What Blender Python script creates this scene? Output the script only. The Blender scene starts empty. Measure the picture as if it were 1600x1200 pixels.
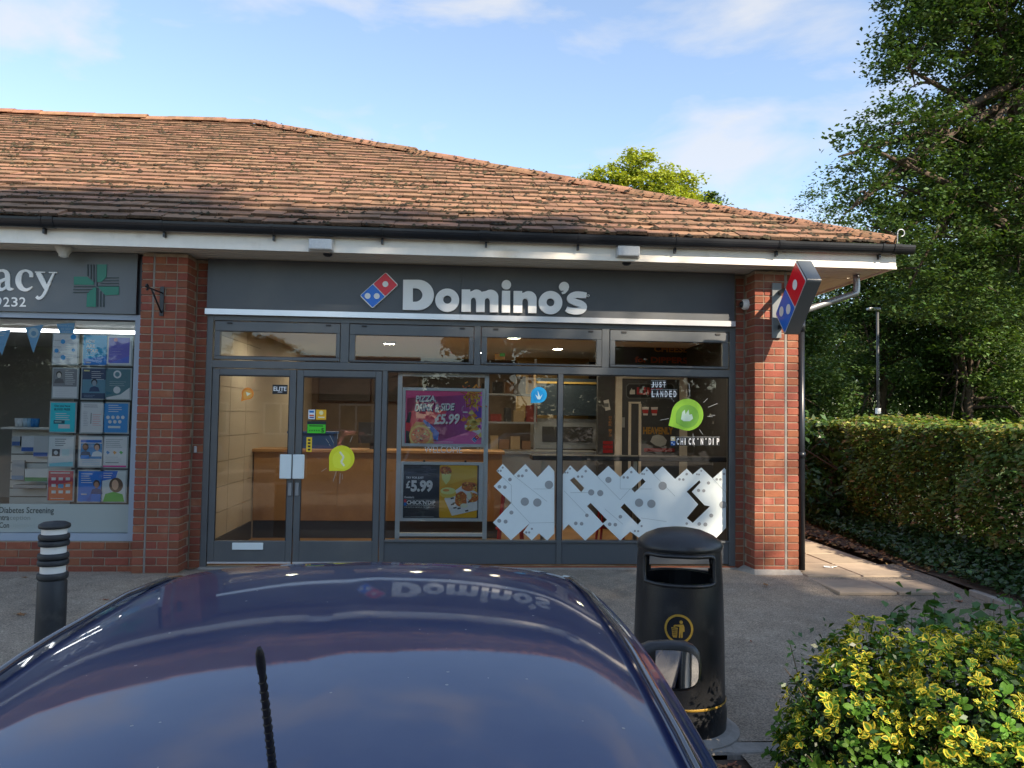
import bpy, bmesh, math, random
import numpy as np
from mathutils import Vector, Matrix, Quaternion
from mathutils.geometry import tessellate_polygon
rnd = random.Random(7)
R = math.radians
# ---------------------------------------------------------------- camera
F = 1200.0; PITCH = R(2.53); ROLL = math.atan(.0145); YAW = R(4.2); CAMH = 1.5
fwd = Vector((math.sin(YAW)*math.cos(PITCH), math.cos(YAW)*math.cos(PITCH), math.sin(PITCH)))
r0 = Vector((math.cos(YAW), -math.sin(YAW), 0)); u0 = r0.cross(fwd)
right = r0*math.cos(ROLL)+u0*math.sin(ROLL); up = -r0*math.sin(ROLL)+u0*math.cos(ROLL)
CAM = Vector((0, 0, CAMH))
sc = bpy.context.scene
col = sc.collection
cd = bpy.data.cameras.new('camera'); cam = bpy.data.objects.new('camera', cd); col.objects.link(cam)
cd.sensor_width = 36; cd.lens = 36*F/1600; cd.clip_start = .05; cd.clip_end = 3000
cam.matrix_world = Matrix(((right.x, up.x, -fwd.x, CAM.x), (right.y, up.y, -fwd.y, CAM.y), (right.z, up.z, -fwd.z, CAM.z), (0, 0, 0, 1)))
sc.camera = cam
# ---------------------------------------------------------------- world, sun, exposure
SUN_EL = 34.0; SUN_AZ = 142.0      # compass from +Y, clockwise
w = bpy.data.worlds.new('World'); sc.world = w; w.use_nodes = True
nt = w.node_tree; nt.nodes.clear()
def N(t, **k):
    n = nt.nodes.new(t)
    for a, b in k.items(): setattr(n, a, b)
    return n
sky = N('ShaderNodeTexSky', sky_type='NISHITA', sun_disc=False, sun_elevation=R(SUN_EL), sun_rotation=R(SUN_AZ), air_density=1.0, dust_density=.05, ozone_density=1.0)
tc = N('ShaderNodeTexCoord')
mp = N('ShaderNodeMapping'); mp.inputs['Scale'].default_value = (1.5, 1.5, 4.2); mp.inputs['Location'].default_value = (-0.666, -2.28, -6.506)
n1 = N('ShaderNodeTexNoise'); n1.inputs['Scale'].default_value = 3.0; n1.inputs['Detail'].default_value = 7; n1.inputs['Roughness'].default_value = .52; n1.inputs['Distortion'].default_value = .3
rp = N('ShaderNodeValToRGB'); rp.color_ramp.elements[0].position = .50; rp.color_ramp.elements[1].position = .67
rp.color_ramp.elements[0].color = (0.10, 0.10, 0.10, 1); rp.color_ramp.elements[1].color = (.75, .75, .75, 1)
mx = N('ShaderNodeMix', data_type='RGBA'); mx.inputs['B'].default_value = (3.0, 3.02, 3.1, 1)
bg = N('ShaderNodeBackground'); bg.inputs['Strength'].default_value = .098
wo = N('ShaderNodeOutputWorld')
L = nt.links.new
L(tc.outputs['Generated'], mp.inputs['Vector']); L(mp.outputs[0], n1.inputs['Vector']); L(n1.outputs['Fac'], rp.inputs[0])
L(rp.outputs[0], mx.inputs['Factor']); L(sky.outputs[0], mx.inputs['A']); L(mx.outputs['Result'], bg.inputs[0]); L(bg.outputs[0], wo.inputs[0])
sl = bpy.data.lights.new('sun', 'SUN'); sl.energy = 3.8; sl.angle = R(.6); sl.color = (1, .84, .66)
so = bpy.data.objects.new('sun', sl); col.objects.link(so)
SD = Vector((math.sin(R(SUN_AZ))*math.cos(R(SUN_EL)), math.cos(R(SUN_AZ))*math.cos(R(SUN_EL)), math.sin(R(SUN_EL))))
so.rotation_euler = SD.to_track_quat('Z', 'Y').to_euler(); so.location = (10, -10, 14)
vs = sc.view_settings; vs.view_transform = 'Standard'; vs.look = 'None'; vs.gamma = 1; vs.exposure = 1.58
sc.cycles.use_denoising = True
sc.cycles.max_bounces = 8; sc.cycles.transparent_max_bounces = 12; sc.cycles.caustics_reflective = False; sc.cycles.caustics_refractive = False
sc.cycles.sample_clamp_indirect = 6

# ---------------------------------------------------------------- pixel of the photograph -> point on a plane
def ray(x, y): return (fwd*F + right*(x-800) - up*(y-600)).normalized()
def onY(x, y, Y): d = ray(x, y); return CAM + d*(Y/d.y)
def onX(x, y, X): d = ray(x, y); return CAM + d*(X/d.x)
def onZ(x, y, Z): d = ray(x, y); return CAM + d*((Z-CAMH)/d.z)

# ---------------------------------------------------------------- materials
MATS = {}
def M(name, c=(.5, .5, .5), rough=.6, metal=0, var=0, vscale=8, bump=0, bscale=60, coat=0, orand=0, irand=0, emit=0, spec=.5, trans=0, c2=None, c2scale=2, c2lo=.5, c2hi=.62, detail=5):
    if name in MATS: return MATS[name]
    m = bpy.data.materials.new(name); m.use_nodes = True; MATS[name] = m
    t = m.node_tree; b = t.nodes['Principled BSDF']; l = t.links.new
    b.inputs['Base Color'].default_value = (*c, 1); b.inputs['Roughness'].default_value = rough; b.inputs['Metallic'].default_value = metal
    b.inputs['Coat Weight'].default_value = coat; b.inputs['Coat Roughness'].default_value = .02; b.inputs['Specular IOR Level'].default_value = spec
    src = None
    co = t.nodes.new('ShaderNodeTexCoord')
    if var or c2:
        g = t.nodes.new('ShaderNodeNewGeometry')
    if c2:
        n = t.nodes.new('ShaderNodeTexNoise'); n.inputs['Scale'].default_value = c2scale; n.inputs['Detail'].default_value = detail; l(g.outputs['Position'], n.inputs['Vector'])
        r = t.nodes.new('ShaderNodeMapRange'); r.inputs[1].default_value = c2lo; r.inputs[2].default_value = c2hi; l(n.outputs['Fac'], r.inputs[0])
        x = t.nodes.new('ShaderNodeMix'); x.data_type = 'RGBA'; x.inputs['A'].default_value = (*c, 1); x.inputs['B'].default_value = (*c2, 1)
        l(r.outputs[0], x.inputs['Factor']); src = x.outputs['Result']
    def mulval(src, val):   # colour times a scalar socket
        x = t.nodes.new('ShaderNodeVectorMath'); x.operation = 'SCALE'
        if src is None: x.inputs[0].default_value = c
        else: l(src, x.inputs[0])
        l(val, x.inputs['Scale']); return x.outputs[0]
    if var:
        n = t.nodes.new('ShaderNodeTexNoise'); n.inputs['Scale'].default_value = vscale; n.inputs['Detail'].default_value = 6; n.inputs['Roughness'].default_value = .65; l(g.outputs['Position'], n.inputs['Vector'])
        r = t.nodes.new('ShaderNodeMapRange'); r.inputs[1].default_value = .25; r.inputs[2].default_value = .75; r.inputs[3].default_value = 1-var; r.inputs[4].default_value = 1+var
        l(n.outputs['Fac'], r.inputs[0]); src = mulval(src, r.outputs[0])
    for amt, node, sock in ((orand, 'ShaderNodeObjectInfo', 'Random'), (irand, 'ShaderNodeNewGeometry', 'Random Per Island')):
        if amt:
            o = t.nodes.new(node); r = t.nodes.new('ShaderNodeMapRange'); r.inputs[3].default_value = 1-amt; r.inputs[4].default_value = 1+amt
            l(o.outputs[sock], r.inputs[0]); src = mulval(src, r.outputs[0])
            h = t.nodes.new('ShaderNodeHueSaturation'); r2 = t.nodes.new('ShaderNodeMapRange'); r2.inputs[3].default_value = .5-.05*amt; r2.inputs[4].default_value = .5+.05*amt
            mm = t.nodes.new('ShaderNodeMath'); mm.operation = 'FRACT'; m2 = t.nodes.new('ShaderNodeMath'); m2.operation = 'MULTIPLY'; m2.inputs[1].default_value = 7.31
            l(o.outputs[sock], m2.inputs[0]); l(m2.outputs[0], mm.inputs[0]); l(mm.outputs[0], r2.inputs[0]); l(r2.outputs[0], h.inputs['Hue']); l(src, h.inputs['Color']); src = h.outputs[0]
    if src is not None: l(src, b.inputs['Base Color'])
    if bump:
        n = t.nodes.new('ShaderNodeTexNoise'); n.inputs['Scale'].default_value = bscale; n.inputs['Detail'].default_value = 5; g2 = t.nodes.new('ShaderNodeNewGeometry'); l(g2.outputs['Position'], n.inputs['Vector'])
        bp = t.nodes.new('ShaderNodeBump'); bp.inputs['Strength'].default_value = bump; bp.inputs['Distance'].default_value = .01; l(n.outputs['Fac'], bp.inputs['Height']); l(bp.outputs[0], b.inputs['Normal'])
    if emit:
        b.inputs['Emission Color'].default_value = (*c, 1); b.inputs['Emission Strength'].default_value = emit
    if trans:
        tr = t.nodes.new('ShaderNodeBsdfTranslucent'); ms = t.nodes.new('ShaderNodeMixShader'); ms.inputs[0].default_value = trans
        if src is not None:
            gm = t.nodes.new('ShaderNodeMix'); gm.data_type = 'RGBA'; gm.blend_type = 'MULTIPLY'; gm.inputs['Factor'].default_value = 1; gm.inputs['B'].default_value = (1.3, 1.25, .5, 1); l(src, gm.inputs['A']); l(gm.outputs['Result'], tr.inputs[0])
        else: tr.inputs[0].default_value = (c[0]*1.3, c[1]*1.25, c[2]*.5, 1)
        l(b.outputs[0], ms.inputs[1]); l(tr.outputs[0], ms.inputs[2]); l(ms.outputs[0], t.nodes['Material Output'].inputs[0])
    return m
def glass(name, tint=(.93, .96, .95), ior=1.62, boost=1.25, rough=0):
    m = bpy.data.materials.new(name); m.use_nodes = True; t = m.node_tree; t.nodes.clear(); l = t.links.new
    fr = t.nodes.new('ShaderNodeFresnel'); fr.inputs[0].default_value = ior
    mu = t.nodes.new('ShaderNodeMath'); mu.operation = 'MULTIPLY'; mu.inputs[1].default_value = boost; mu.use_clamp = True
    tr = t.nodes.new('ShaderNodeBsdfTransparent'); tr.inputs[0].default_value = (*tint, 1)
    gl = t.nodes.new('ShaderNodeBsdfGlossy'); gl.inputs['Roughness'].default_value = rough
    ms = t.nodes.new('ShaderNodeMixShader'); o = t.nodes.new('ShaderNodeOutputMaterial')
    l(fr.outputs[0], mu.inputs[0]); l(mu.outputs[0], ms.inputs[0]); l(tr.outputs[0], ms.inputs[1]); l(gl.outputs[0], ms.inputs[2]); l(ms.outputs[0], o.inputs[0])
    MATS[name] = m; return m
def flat(c, glow=0):   # printed ink of one colour (sRGB 0-255); poster prints get their colour brightened in place of a backlight
    k = 'print_%02x%02x%02x' % tuple(int(v) for v in c)+('_gloss' if glow else '')
    return M(k, tuple(min(.88, (1.5 if glow else 1.05)*((v/255)/12.92 if v < 10 else ((v/255+.055)/1.055)**2.4)) for v in c), .45)
def S(*c): return tuple(((v/255)/12.92 if v < 10 else ((v/255+.055)/1.055)**2.4) for v in c)

# ---------------------------------------------------------------- objects
WL = {}
def world_loc(o): return WL.get(o.name, Vector((0, 0, 0))) if o else Vector((0, 0, 0))
def tag(o, label=None, cat=None, group=None, kind=None):
    if label: o['label'] = label
    if cat: o['category'] = cat
    if group: o['group'] = group
    if kind: o['kind'] = kind
    return o
def thing(name, label, cat, loc=(0, 0, 0), group=None):
    o = bpy.data.objects.new(name, None); col.objects.link(o); o.location = loc; o.empty_display_size = .1
    WL[o.name] = Vector(loc); return tag(o, label, cat, group)
def link(name, me, parent=None, mat=None, at=None, rot=None, smooth=False):
    """mesh in world coordinates (or at a world point)"""
    o = bpy.data.objects.new(name, me); col.objects.link(o)
    p = Vector(at) if at is not None else Vector((0, 0, 0))
    if parent: o.parent = parent
    o.location = p - world_loc(parent); WL[o.name] = p
    if rot: o.rotation_euler = rot
    if mat is not None and len(me.materials) == 0:
        for m_ in (mat if isinstance(mat, (list, tuple)) else [mat]): me.materials.append(m_)
    if smooth: me.shade_smooth()
    return o
class MB:
    def __init__(s): s.v = []; s.f = []; s.m = []; s.cm = 0
    def add(s, v, f, m=None):
        k = len(s.v); s.v += [tuple(p) for p in v]; s.f += [tuple(i+k for i in q) for q in f]; s.m += [s.cm if m is None else m]*len(f); return s
    def box(s, x0, x1, y0, y1, z0, z1, m=None):
        if x0 > x1: x0, x1 = x1, x0
        if y0 > y1: y0, y1 = y1, y0
        if z0 > z1: z0, z1 = z1, z0
        return s.add([(x0, y0, z0), (x1, y0, z0), (x1, y1, z0), (x0, y1, z0), (x0, y0, z1), (x1, y0, z1), (x1, y1, z1), (x0, y1, z1)],
                     [(3, 2, 1, 0), (4, 5, 6, 7), (0, 1, 5, 4), (1, 2, 6, 5), (2, 3, 7, 6), (3, 0, 4, 7)], m)
    def tube(s, pts, rad, n=8, m=None, cap=True):
        pts = [Vector(p) for p in pts]; k = len(pts); rad = rad if isinstance(rad, (list, tuple)) else [rad]*k
        v = []; f = []; prev = None
        for i, p in enumerate(pts):
            d = (pts[min(i+1, k-1)]-pts[max(i-1, 0)]).normalized()
            a = prev if prev is not None else (Vector((0, 0, 1)) if abs(d.z) < .9 else Vector((1, 0, 0)))
            a = (a - d*a.dot(d)).normalized(); b = d.cross(a); prev = a
            for j in range(n):
                t = 2*math.pi*j/n; v.append(p + (a*math.cos(t)+b*math.sin(t))*rad[i])
        for i in range(k-1):
            for j in range(n): f.append((i*n+j, i*n+(j+1) % n, (i+1)*n+(j+1) % n, (i+1)*n+j))
        if cap: f.append(tuple(range(n-1, -1, -1))); f.append(tuple((k-1)*n+j for j in range(n)))
        return s.add(v, f, m)
    def lathe(s, prof, c=(0, 0, 0), n=32, m=None, skip=None, sx=1, sy=1):
        v = []; f = []; k = len(prof)
        for r_, z in prof:
            for j in range(n):
                t = 2*math.pi*j/n; v.append((c[0]+r_*math.cos(t)*sx, c[1]+r_*math.sin(t)*sy, c[2]+z))
        for i in range(k-1):
            for j in range(n):
                if skip and skip(i, j): continue
                f.append((i*n+j, i*n+(j+1) % n, (i+1)*n+(j+1) % n, (i+1)*n+j))
        return s.add(v, f, m)
    def ext(s, loops, frm, y0, y1, m=None):
        """2-D loops (outer, holes...) mapped by frm(u,v,depth) and extruded from depth y0 (front) to y1"""
        tri = tessellate_polygon([[Vector((a, b, 0)) for a, b in lp] for lp in loops]); flatp = [p for lp in loops for p in lp]
        s.add([frm(a, b, y0) for a, b in flatp], [tuple(t) for t in tri], m)
        if y1 != y0:
            for lp in loops:
                k = len(lp); s.add([frm(a, b, y0) for a, b in lp]+[frm(a, b, y1) for a, b in lp], [(i, (i+1) % k, k+(i+1) % k, k+i) for i in range(k)], m)
        return s
    def mesh(s, name, mats=None, smooth=False, fix=True):
        me = bpy.data.meshes.new(name); me.from_pydata(s.v, [], s.f)
        for m_ in (mats or []): me.materials.append(m_)
        if mats and len(mats) > 1: me.polygons.foreach_set('material_index', s.m)
        if fix:
            b = bmesh.new(); b.from_mesh(me); bmesh.ops.recalc_face_normals(b, faces=b.faces); b.to_mesh(me); b.free()
        if smooth: me.shade_smooth()
        me.update(); return me
    def build(s, name, mat, parent=None, smooth=False, fix=True):
        mats = list(mat) if isinstance(mat, (list, tuple)) else [mat]
        return link(name, s.mesh(name, mats, smooth, fix), parent)
def B(name, mat, parent, *boxes):
    b = MB()
    for q in boxes: b.box(*q)
    o = b.build(name, mat, parent)
    if mat.name == 'pane_glass':      # the sheet mirrors at its outer face only
        o.data.materials.append(MATS['pane_clear'])
        for q in o.data.polygons: q.material_index = 0 if q.normal.y < -.9 else 1
    return o
def bevel(o, wd=.004, seg=2, ang=40):
    m_ = o.modifiers.new('bevel', 'BEVEL'); m_.width = wd; m_.segments = seg; m_.limit_method = 'ANGLE'; m_.angle_limit = R(ang); return o
_tm = {}
def text2d(s_, bold=0.0):
    k = (s_, bold)
    if k in _tm: return _tm[k]
    c = bpy.data.curves.new('t', 'FONT'); c.body = s_; c.size = 1; c.offset = bold; c.resolution_u = 3; c.fill_mode = 'FRONT'
    o = bpy.data.objects.new('t', c); col.objects.link(o)
    dg = bpy.context.evaluated_depsgraph_get(); me = bpy.data.meshes.new_from_object(o.evaluated_get(dg))
    v = np.array([p.co[:2] for p in me.vertices]) if len(me.vertices) else np.zeros((1, 2)); f = [tuple(p.vertices) for p in me.polygons]
    lo, hi = v.min(0), v.max(0); v = (v-lo)/np.maximum(hi-lo, 1e-6)
    bpy.data.objects.remove(o); bpy.data.curves.remove(c); bpy.data.meshes.remove(me)
    _tm[k] = (v, f); return _tm[k]
class Art:
    """flat print on a plane Y = const, laid out in pixels of the photograph; one layer 1.5 mm in front of the other"""
    def __init__(s, Y, step=.0015, glow=0): s.Y = Y; s.b = MB(); s.mats = []; s.step = step; s.glow = glow
    def mi(s, c):
        m_ = c if isinstance(c, bpy.types.Material) else flat(c, s.glow)
        if m_ not in s.mats: s.mats.append(m_)
        return s.mats.index(m_)
    def yy(s, ly): return s.Y - ly*s.step
    def poly(s, c, pts, ly=1, holes=()):
        Y = s.yy(ly); loops = [list(pts)]+[list(h) for h in holes]
        tri = tessellate_polygon([[Vector((a, -b, 0)) for a, b in lp] for lp in loops]); fl = [p for lp in loops for p in lp]
        s.b.add([onY(a, b, Y) for a, b in fl], [tuple(t) for t in tri], s.mi(c)); return s
    def rect(s, c, x0, y0, x1, y1, ly=0):
        Y = s.yy(ly); a = onY(x0, y0, Y); d = onY(x1, y1, Y)
        s.b.add([(a.x, Y, d.z), (d.x, Y, d.z), (d.x, Y, a.z), (a.x, Y, a.z)], [(0, 1, 2, 3)], s.mi(c)); return s
    def ell(s, c, cx, cy, rx, ry=None, ly=1, n=20, a0=0, a1=360):
        ry = ry or rx
        return s.poly(c, [(cx+rx*math.cos(R(a0+(a1-a0)*i/n)), cy+ry*math.sin(R(a0+(a1-a0)*i/n))) for i in range(n if a1-a0 >= 360 else n+1)], ly)
    def text(s, c, t, x0, y0, x1, y1, ly=2, bold=0.0, shear=0.0, rise=0.0):
        Y = s.yy(ly); a = onY(x0, y0, Y); d = onY(x1, y1, Y); v, f = text2d(t, bold); wd = d.x-a.x; ht = a.z-d.z
        s.b.add([(a.x+p[0]*wd+p[1]*ht*shear, Y, d.z+p[1]*ht+p[0]*wd*rise) for p in v], f, s.mi(c)); return s
    def stroke(s, c, pts, wd, ly=1):
        for (x0, y0), (x1, y1) in zip(pts, pts[1:]):
            dx, dy = x1-x0, y1-y0; l_ = math.hypot(dx, dy) or 1; nx, ny = -dy/l_*wd/2, dx/l_*wd/2
            s.poly(c, [(x0+nx, y0+ny), (x1+nx, y1+ny), (x1-nx, y1-ny), (x0-nx, y0-ny)], ly)
        return s
    def build(s, name, parent=None): return link(name, s.b.mesh(name, s.mats, fix=False), parent)
def cat(pts, n=8):
    """Catmull-Rom through points (any dimension)"""
    p = np.array(pts, float); out = []
    for i in range(len(p)-1):
        a, b, c, d = p[max(i-1, 0)], p[i], p[i+1], p[min(i+2, len(p)-1)]
        for k in range(n):
            t = k/n; out.append(.5*((2*b)+(c-a)*t+(2*a-5*b+4*c-d)*t*t+(-a+3*b-3*c+d)*t**3))
    out.append(p[-1]); return np.array(out)
def vstroke(pts, n=8):
    """outline of a stroke whose points are (x, y, width)"""
    c = cat(pts, n); L_ = []; R_ = []
    for i in range(len(c)):
        d = c[min(i+1, len(c)-1)][:2]-c[max(i-1, 0)][:2]; d = d/(np.linalg.norm(d) or 1); nn = np.array((-d[1], d[0]))*c[i][2]/2
        L_.append(tuple(c[i][:2]+nn)); R_.append(tuple(c[i][:2]-nn))
    return L_+R_[::-1]
def circ(cx, cy, r_, n=28, ry=None): return [(cx+r_*math.cos(2*math.pi*i/n), cy+(ry or r_)*math.sin(2*math.pi*i/n)) for i in range(n)]
def arc(cx, cy, rx, ry, a0, a1, n=14): return [(cx+rx*math.cos(R(a0+(a1-a0)*i/n)), cy+ry*math.sin(R(a0+(a1-a0)*i/n))) for i in range(n+1)]

# ---------------------------------------------------------------- foliage
def leaf_mesh(name, P, size, nrm=None, flatten=.5, seed=1, aspect=.55, mats=(), midx=None):
    g = np.random.default_rng(seed); n = len(P)
    nr = g.normal(size=(n, 3)); nr[:, 2] = np.abs(nr[:, 2])+flatten
    if nrm is not None: nr = nr*.6+nrm*1.0
    nr /= np.linalg.norm(nr, axis=1)[:, None]
    a = g.normal(size=(n, 3)); a -= nr*np.sum(a*nr, 1)[:, None]; a /= np.linalg.norm(a, axis=1)[:, None]; b = np.cross(nr, a)
    l_ = size*(.65+.7*g.random(n))[:, None]; wd = l_*aspect
    v = np.empty((n, 4, 3)); v[:, 0] = P-a*l_*.5; v[:, 2] = P+a*l_*.5; v[:, 1] = P+b*wd*.5+nr*l_*.12; v[:, 3] = P-b*wd*.5+nr*l_*.12
    me = bpy.data.meshes.new(name); me.vertices.add(n*4); me.vertices.foreach_set('co', v.reshape(-1)); me.loops.add(n*4); me.loops.foreach_set('vertex_index', np.arange(n*4, dtype=np.int32))
    me.polygons.add(n); me.polygons.foreach_set('loop_start', np.arange(0, n*4, 4, dtype=np.int32)); me.polygons.foreach_set('loop_total', np.full(n, 4, dtype=np.int32))
    for m_ in mats: me.materials.append(m_)
    if midx is not None: me.polygons.foreach_set('material_index', midx.astype(np.int32))
    me.update(calc_edges=True); return me
def clump_points(clumps, n, seed=1, sub=.55, subn=26, shell=.55):
    """clumps: (x,y,z,r[,rz]); leaves gather in small tufts spread over each clump's outer volume"""
    g = np.random.default_rng(seed); vol = np.array([c[3]**2.2 for c in clumps]); cnt = (n*vol/vol.sum()).astype(int); out = []
    for c, k in zip(clumps, cnt):
        rz = c[4] if len(c) > 4 else c[3]*.8; m_ = max(5, int(subn*(c[3]/1.5)**1.6))
        d = g.normal(size=(m_, 3)); d /= np.linalg.norm(d, axis=1)[:, None]; rr = (shell+(1-shell)*g.random(m_)**.6)[:, None]
        ctr = np.array(c[:3])+d*rr*np.array((c[3], c[3], rz)); sr = sub*(.6+.8*g.random(m_))
        i = g.integers(0, m_, k); q = g.normal(size=(k, 3))*np.array((.55, .55, .24)); out.append(ctr[i]+q*sr[i][:, None])
    return np.concatenate(out)
def make_tree(name, label, base, height, trunk_r, clumps, n, size, mat, seed, group=None, sub=.55, catg='tree', bark=None, forks=True, subn=26, aspect=.55):
    t = thing(name, label, catg, base, group); b = MB(); g = random.Random(seed); bx, by, bz = base
    pts = [(bx+g.uniform(-.12, .12)*i, by+g.uniform(-.12, .12)*i, bz-.1+height*i/5) for i in range(6)]
    b.tube(pts, [trunk_r*(1.15-.17*i) for i in range(6)], 10)
    for c in clumps:
        k = g.uniform(.35, .95); i = min(4, int(k*5)); s0 = Vector(pts[i]).lerp(Vector(pts[i+1]), k*5-i); e = Vector(c[:3]); md = s0.lerp(e, .5)+Vector((g.uniform(-.3, .3), g.uniform(-.3, .3), .25+g.uniform(0, .3)))
        rr = trunk_r*(.42-.2*k); b.tube([s0, s0.lerp(md, .5)+Vector((0, 0, .05)), md, md.lerp(e, .6), e], [rr, rr*.8, rr*.6, rr*.4, rr*.15], 6)
        if forks:
            for q in range(4):
                d = Vector((g.gauss(0, 1), g.gauss(0, 1), g.gauss(.2, .7))).normalized()*c[3]*.8; f0 = md.lerp(e, g.uniform(.2, 1)); b.tube([f0, f0+d*.5+Vector((0, 0, .06)), f0+d], [rr*.3, rr*.18, rr*.06], 5)
    b.build('trunk', bark or MATS['bark'], t, smooth=True, fix=False)
    P_ = clump_points(clumps, n, seed, sub, subn)
    o = link('crown', leaf_mesh('crown', P_, size, seed=seed, mats=[mat], aspect=aspect, flatten=1.1), t); o['kind'] = 'stuff'
    return t
# ---------------------------------------------------------------- material set
def asphalt(name, c, sp):
    m = bpy.data.materials.new(name); m.use_nodes = True; t = m.node_tree; b = t.nodes['Principled BSDF']; l = t.links.new; MATS[name] = m; b.inputs['Roughness'].default_value = .93
    gm = t.nodes.new('ShaderNodeNewGeometry'); src = None
    for scale, det, lo, hi, a, z in ((.55, 4, .35, .65, .80, 1.12), (7, 6, .3, .7, .84, 1.12), (95, 3, .36, .64, 1-sp, 1+sp), (38, 2, .60, .72, 1.0, 1.35)):
        n = t.nodes.new('ShaderNodeTexNoise'); n.inputs['Scale'].default_value = scale; n.inputs['Detail'].default_value = det; l(gm.outputs['Position'], n.inputs['Vector'])
        r = t.nodes.new('ShaderNodeMapRange'); r.inputs[1].default_value = lo; r.inputs[2].default_value = hi; r.inputs[3].default_value = a; r.inputs[4].default_value = z; l(n.outputs['Fac'], r.inputs[0])
        x = t.nodes.new('ShaderNodeVectorMath'); x.operation = 'SCALE'; l(r.outputs[0], x.inputs['Scale'])
        if src is None: x.inputs[0].default_value = c
        else: l(src, x.inputs[0])
        src = x.outputs[0]; last = n
    vo = t.nodes.new('ShaderNodeTexVoronoi'); vo.inputs['Scale'].default_value = 2.6; l(gm.outputs['Position'], vo.inputs['Vector']); r = t.nodes.new('ShaderNodeMapRange'); r.inputs[1].default_value = .035; r.inputs[2].default_value = .05; r.inputs[3].default_value = .55; r.inputs[4].default_value = 0; l(vo.outputs['Distance'], r.inputs[0])
    x = t.nodes.new('ShaderNodeMix'); x.data_type = 'RGBA'; x.inputs['B'].default_value = (.30, .28, .25, 1); l(r.outputs[0], x.inputs['Factor']); l(src, x.inputs['A']); src = x.outputs['Result']
    n = t.nodes.new('ShaderNodeTexNoise'); n.inputs['Scale'].default_value = 1.3; n.inputs['Detail'].default_value = 8; n.inputs['Roughness'].default_value = .7; l(gm.outputs['Position'], n.inputs['Vector']); r = t.nodes.new('ShaderNodeMapRange'); r.inputs[1].default_value = .54; r.inputs[2].default_value = .66; r.inputs[3].default_value = 1; r.inputs[4].default_value = .66; l(n.outputs['Fac'], r.inputs[0]); x = t.nodes.new('ShaderNodeVectorMath'); x.operation = 'SCALE'; l(src, x.inputs[0]); l(r.outputs[0], x.inputs['Scale']); src = x.outputs[0]
    l(src, b.inputs['Base Color']); n = t.nodes.new('ShaderNodeTexNoise'); n.inputs['Scale'].default_value = 110; n.inputs['Detail'].default_value = 4; l(gm.outputs['Position'], n.inputs['Vector'])
    bp = t.nodes.new('ShaderNodeBump'); bp.inputs['Strength'].default_value = .8; bp.inputs['Distance'].default_value = .012; l(n.outputs['Fac'], bp.inputs['Height']); l(bp.outputs[0], b.inputs['Normal'])
asphalt('asphalt', (.305, .255, .195), .38); asphalt('carpark', (.22, .20, .17), .35)
M('slab', (.36, .29, .21), .85, var=.14, vscale=7, bump=.2, bscale=90, orand=.1)
M('concrete', (.30, .28, .25), .9, var=.22, vscale=12, bump=.4, bscale=70)
M('soil', (.06, .042, .03), .95, var=.4, vscale=9, bump=1, bscale=30, c2=(.10, .07, .045), c2scale=5)
M('grass', (.05, .085, .02), .95, var=.4, vscale=5, bump=1, bscale=25)
M('brick', (.235, .068, .036), .82, var=.16, vscale=26, bump=.5, bscale=110, orand=.2, c2=(.33, .16, .10), c2scale=4, c2lo=.58, c2hi=.8)
M('mortar', (.30, .235, .17), .92, var=.32, vscale=14, bump=.3, bscale=150)
M('mastic', (.22, .20, .18), .7, var=.2, vscale=15)
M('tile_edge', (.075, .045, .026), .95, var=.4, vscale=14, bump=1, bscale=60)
M('tile', (.25, .135, .078), .88, var=.26, vscale=11, bump=.5, bscale=60, orand=.16, c2=(.13, .075, .04), c2scale=5, c2lo=.5, c2hi=.68)
M('tile_far', (.25, .135, .078), .88, var=.28, vscale=11, bump=.5, bscale=60, irand=.2, c2=(.12, .07, .035), c2scale=4, c2lo=.48, c2hi=.66)
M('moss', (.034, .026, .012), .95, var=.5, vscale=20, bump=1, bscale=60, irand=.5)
M('upvc_white', (.86, .82, .73), .35, var=.07, vscale=5, c2=(.60, .55, .45), c2scale=3.5, c2lo=.56, c2hi=.78)
M('soffit', (.66, .61, .52), .5, var=.05, vscale=4)
M('gutter_black', (.012, .014, .018), .32, var=.2, vscale=6)
M('grey_alu', (.100, .110, .116), .34, var=.10, vscale=4, c2=(.13, .135, .13), c2scale=2.2, c2lo=.52, c2hi=.75)
M('panel_grey', (.085, .096, .106), .36, var=.06, vscale=2.5)
M('sign_grey', (.078, .087, .096), .40, var=.09, vscale=2, c2=(.10, .105, .108), c2scale=1.8, c2lo=.5, c2hi=.75)
M('silver', (.72, .74, .76), .3, metal=.55, var=.05, vscale=4)
M('pale_alu', (.62, .66, .68), .42, metal=.1)
M('rubber', (.012, .012, .013), .6)
M('black_plastic', (.016, .016, .018), .36, var=.25, vscale=20, bump=.12, bscale=220)
M('black_matt', (.022, .024, .026), .55, var=.3, vscale=12, c2=(.06, .058, .054), c2scale=11, c2lo=.56, c2hi=.74)
M('white_band', (.82, .80, .74), .4)
M('gold', (.50, .31, .05), .4, metal=.3, var=.2, vscale=40)
M('letter_white', (.86, .88, .87), .35)
M('dom_red', S(228, 24, 44), .32); M('dom_blue', S(0, 112, 220), .32)
M('pharm_grey', (.125, .142, .152), .4, var=.04, vscale=2); M('pharm_frame', (.30, .36, .43), .4)
M('vinyl_white', (.72, .80, .80), .4, var=.03, vscale=4); M('frost', (.30, .345, .33), .35)
M('bark', (.075, .055, .04), .95, var=.35, vscale=14, bump=.9, bscale=30)
M('steel_grey', (.30, .32, .34), .4, metal=.6)
glass('pane_glass', (.985, .995, .99), 1.52, 1.55); glass('pane_clear', (.99, 1, .995), 1.0, 0); glass('pane_dark', (.78, .83, .83), 1.55, 1.1)
GA = MATS['grey_alu']

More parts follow.
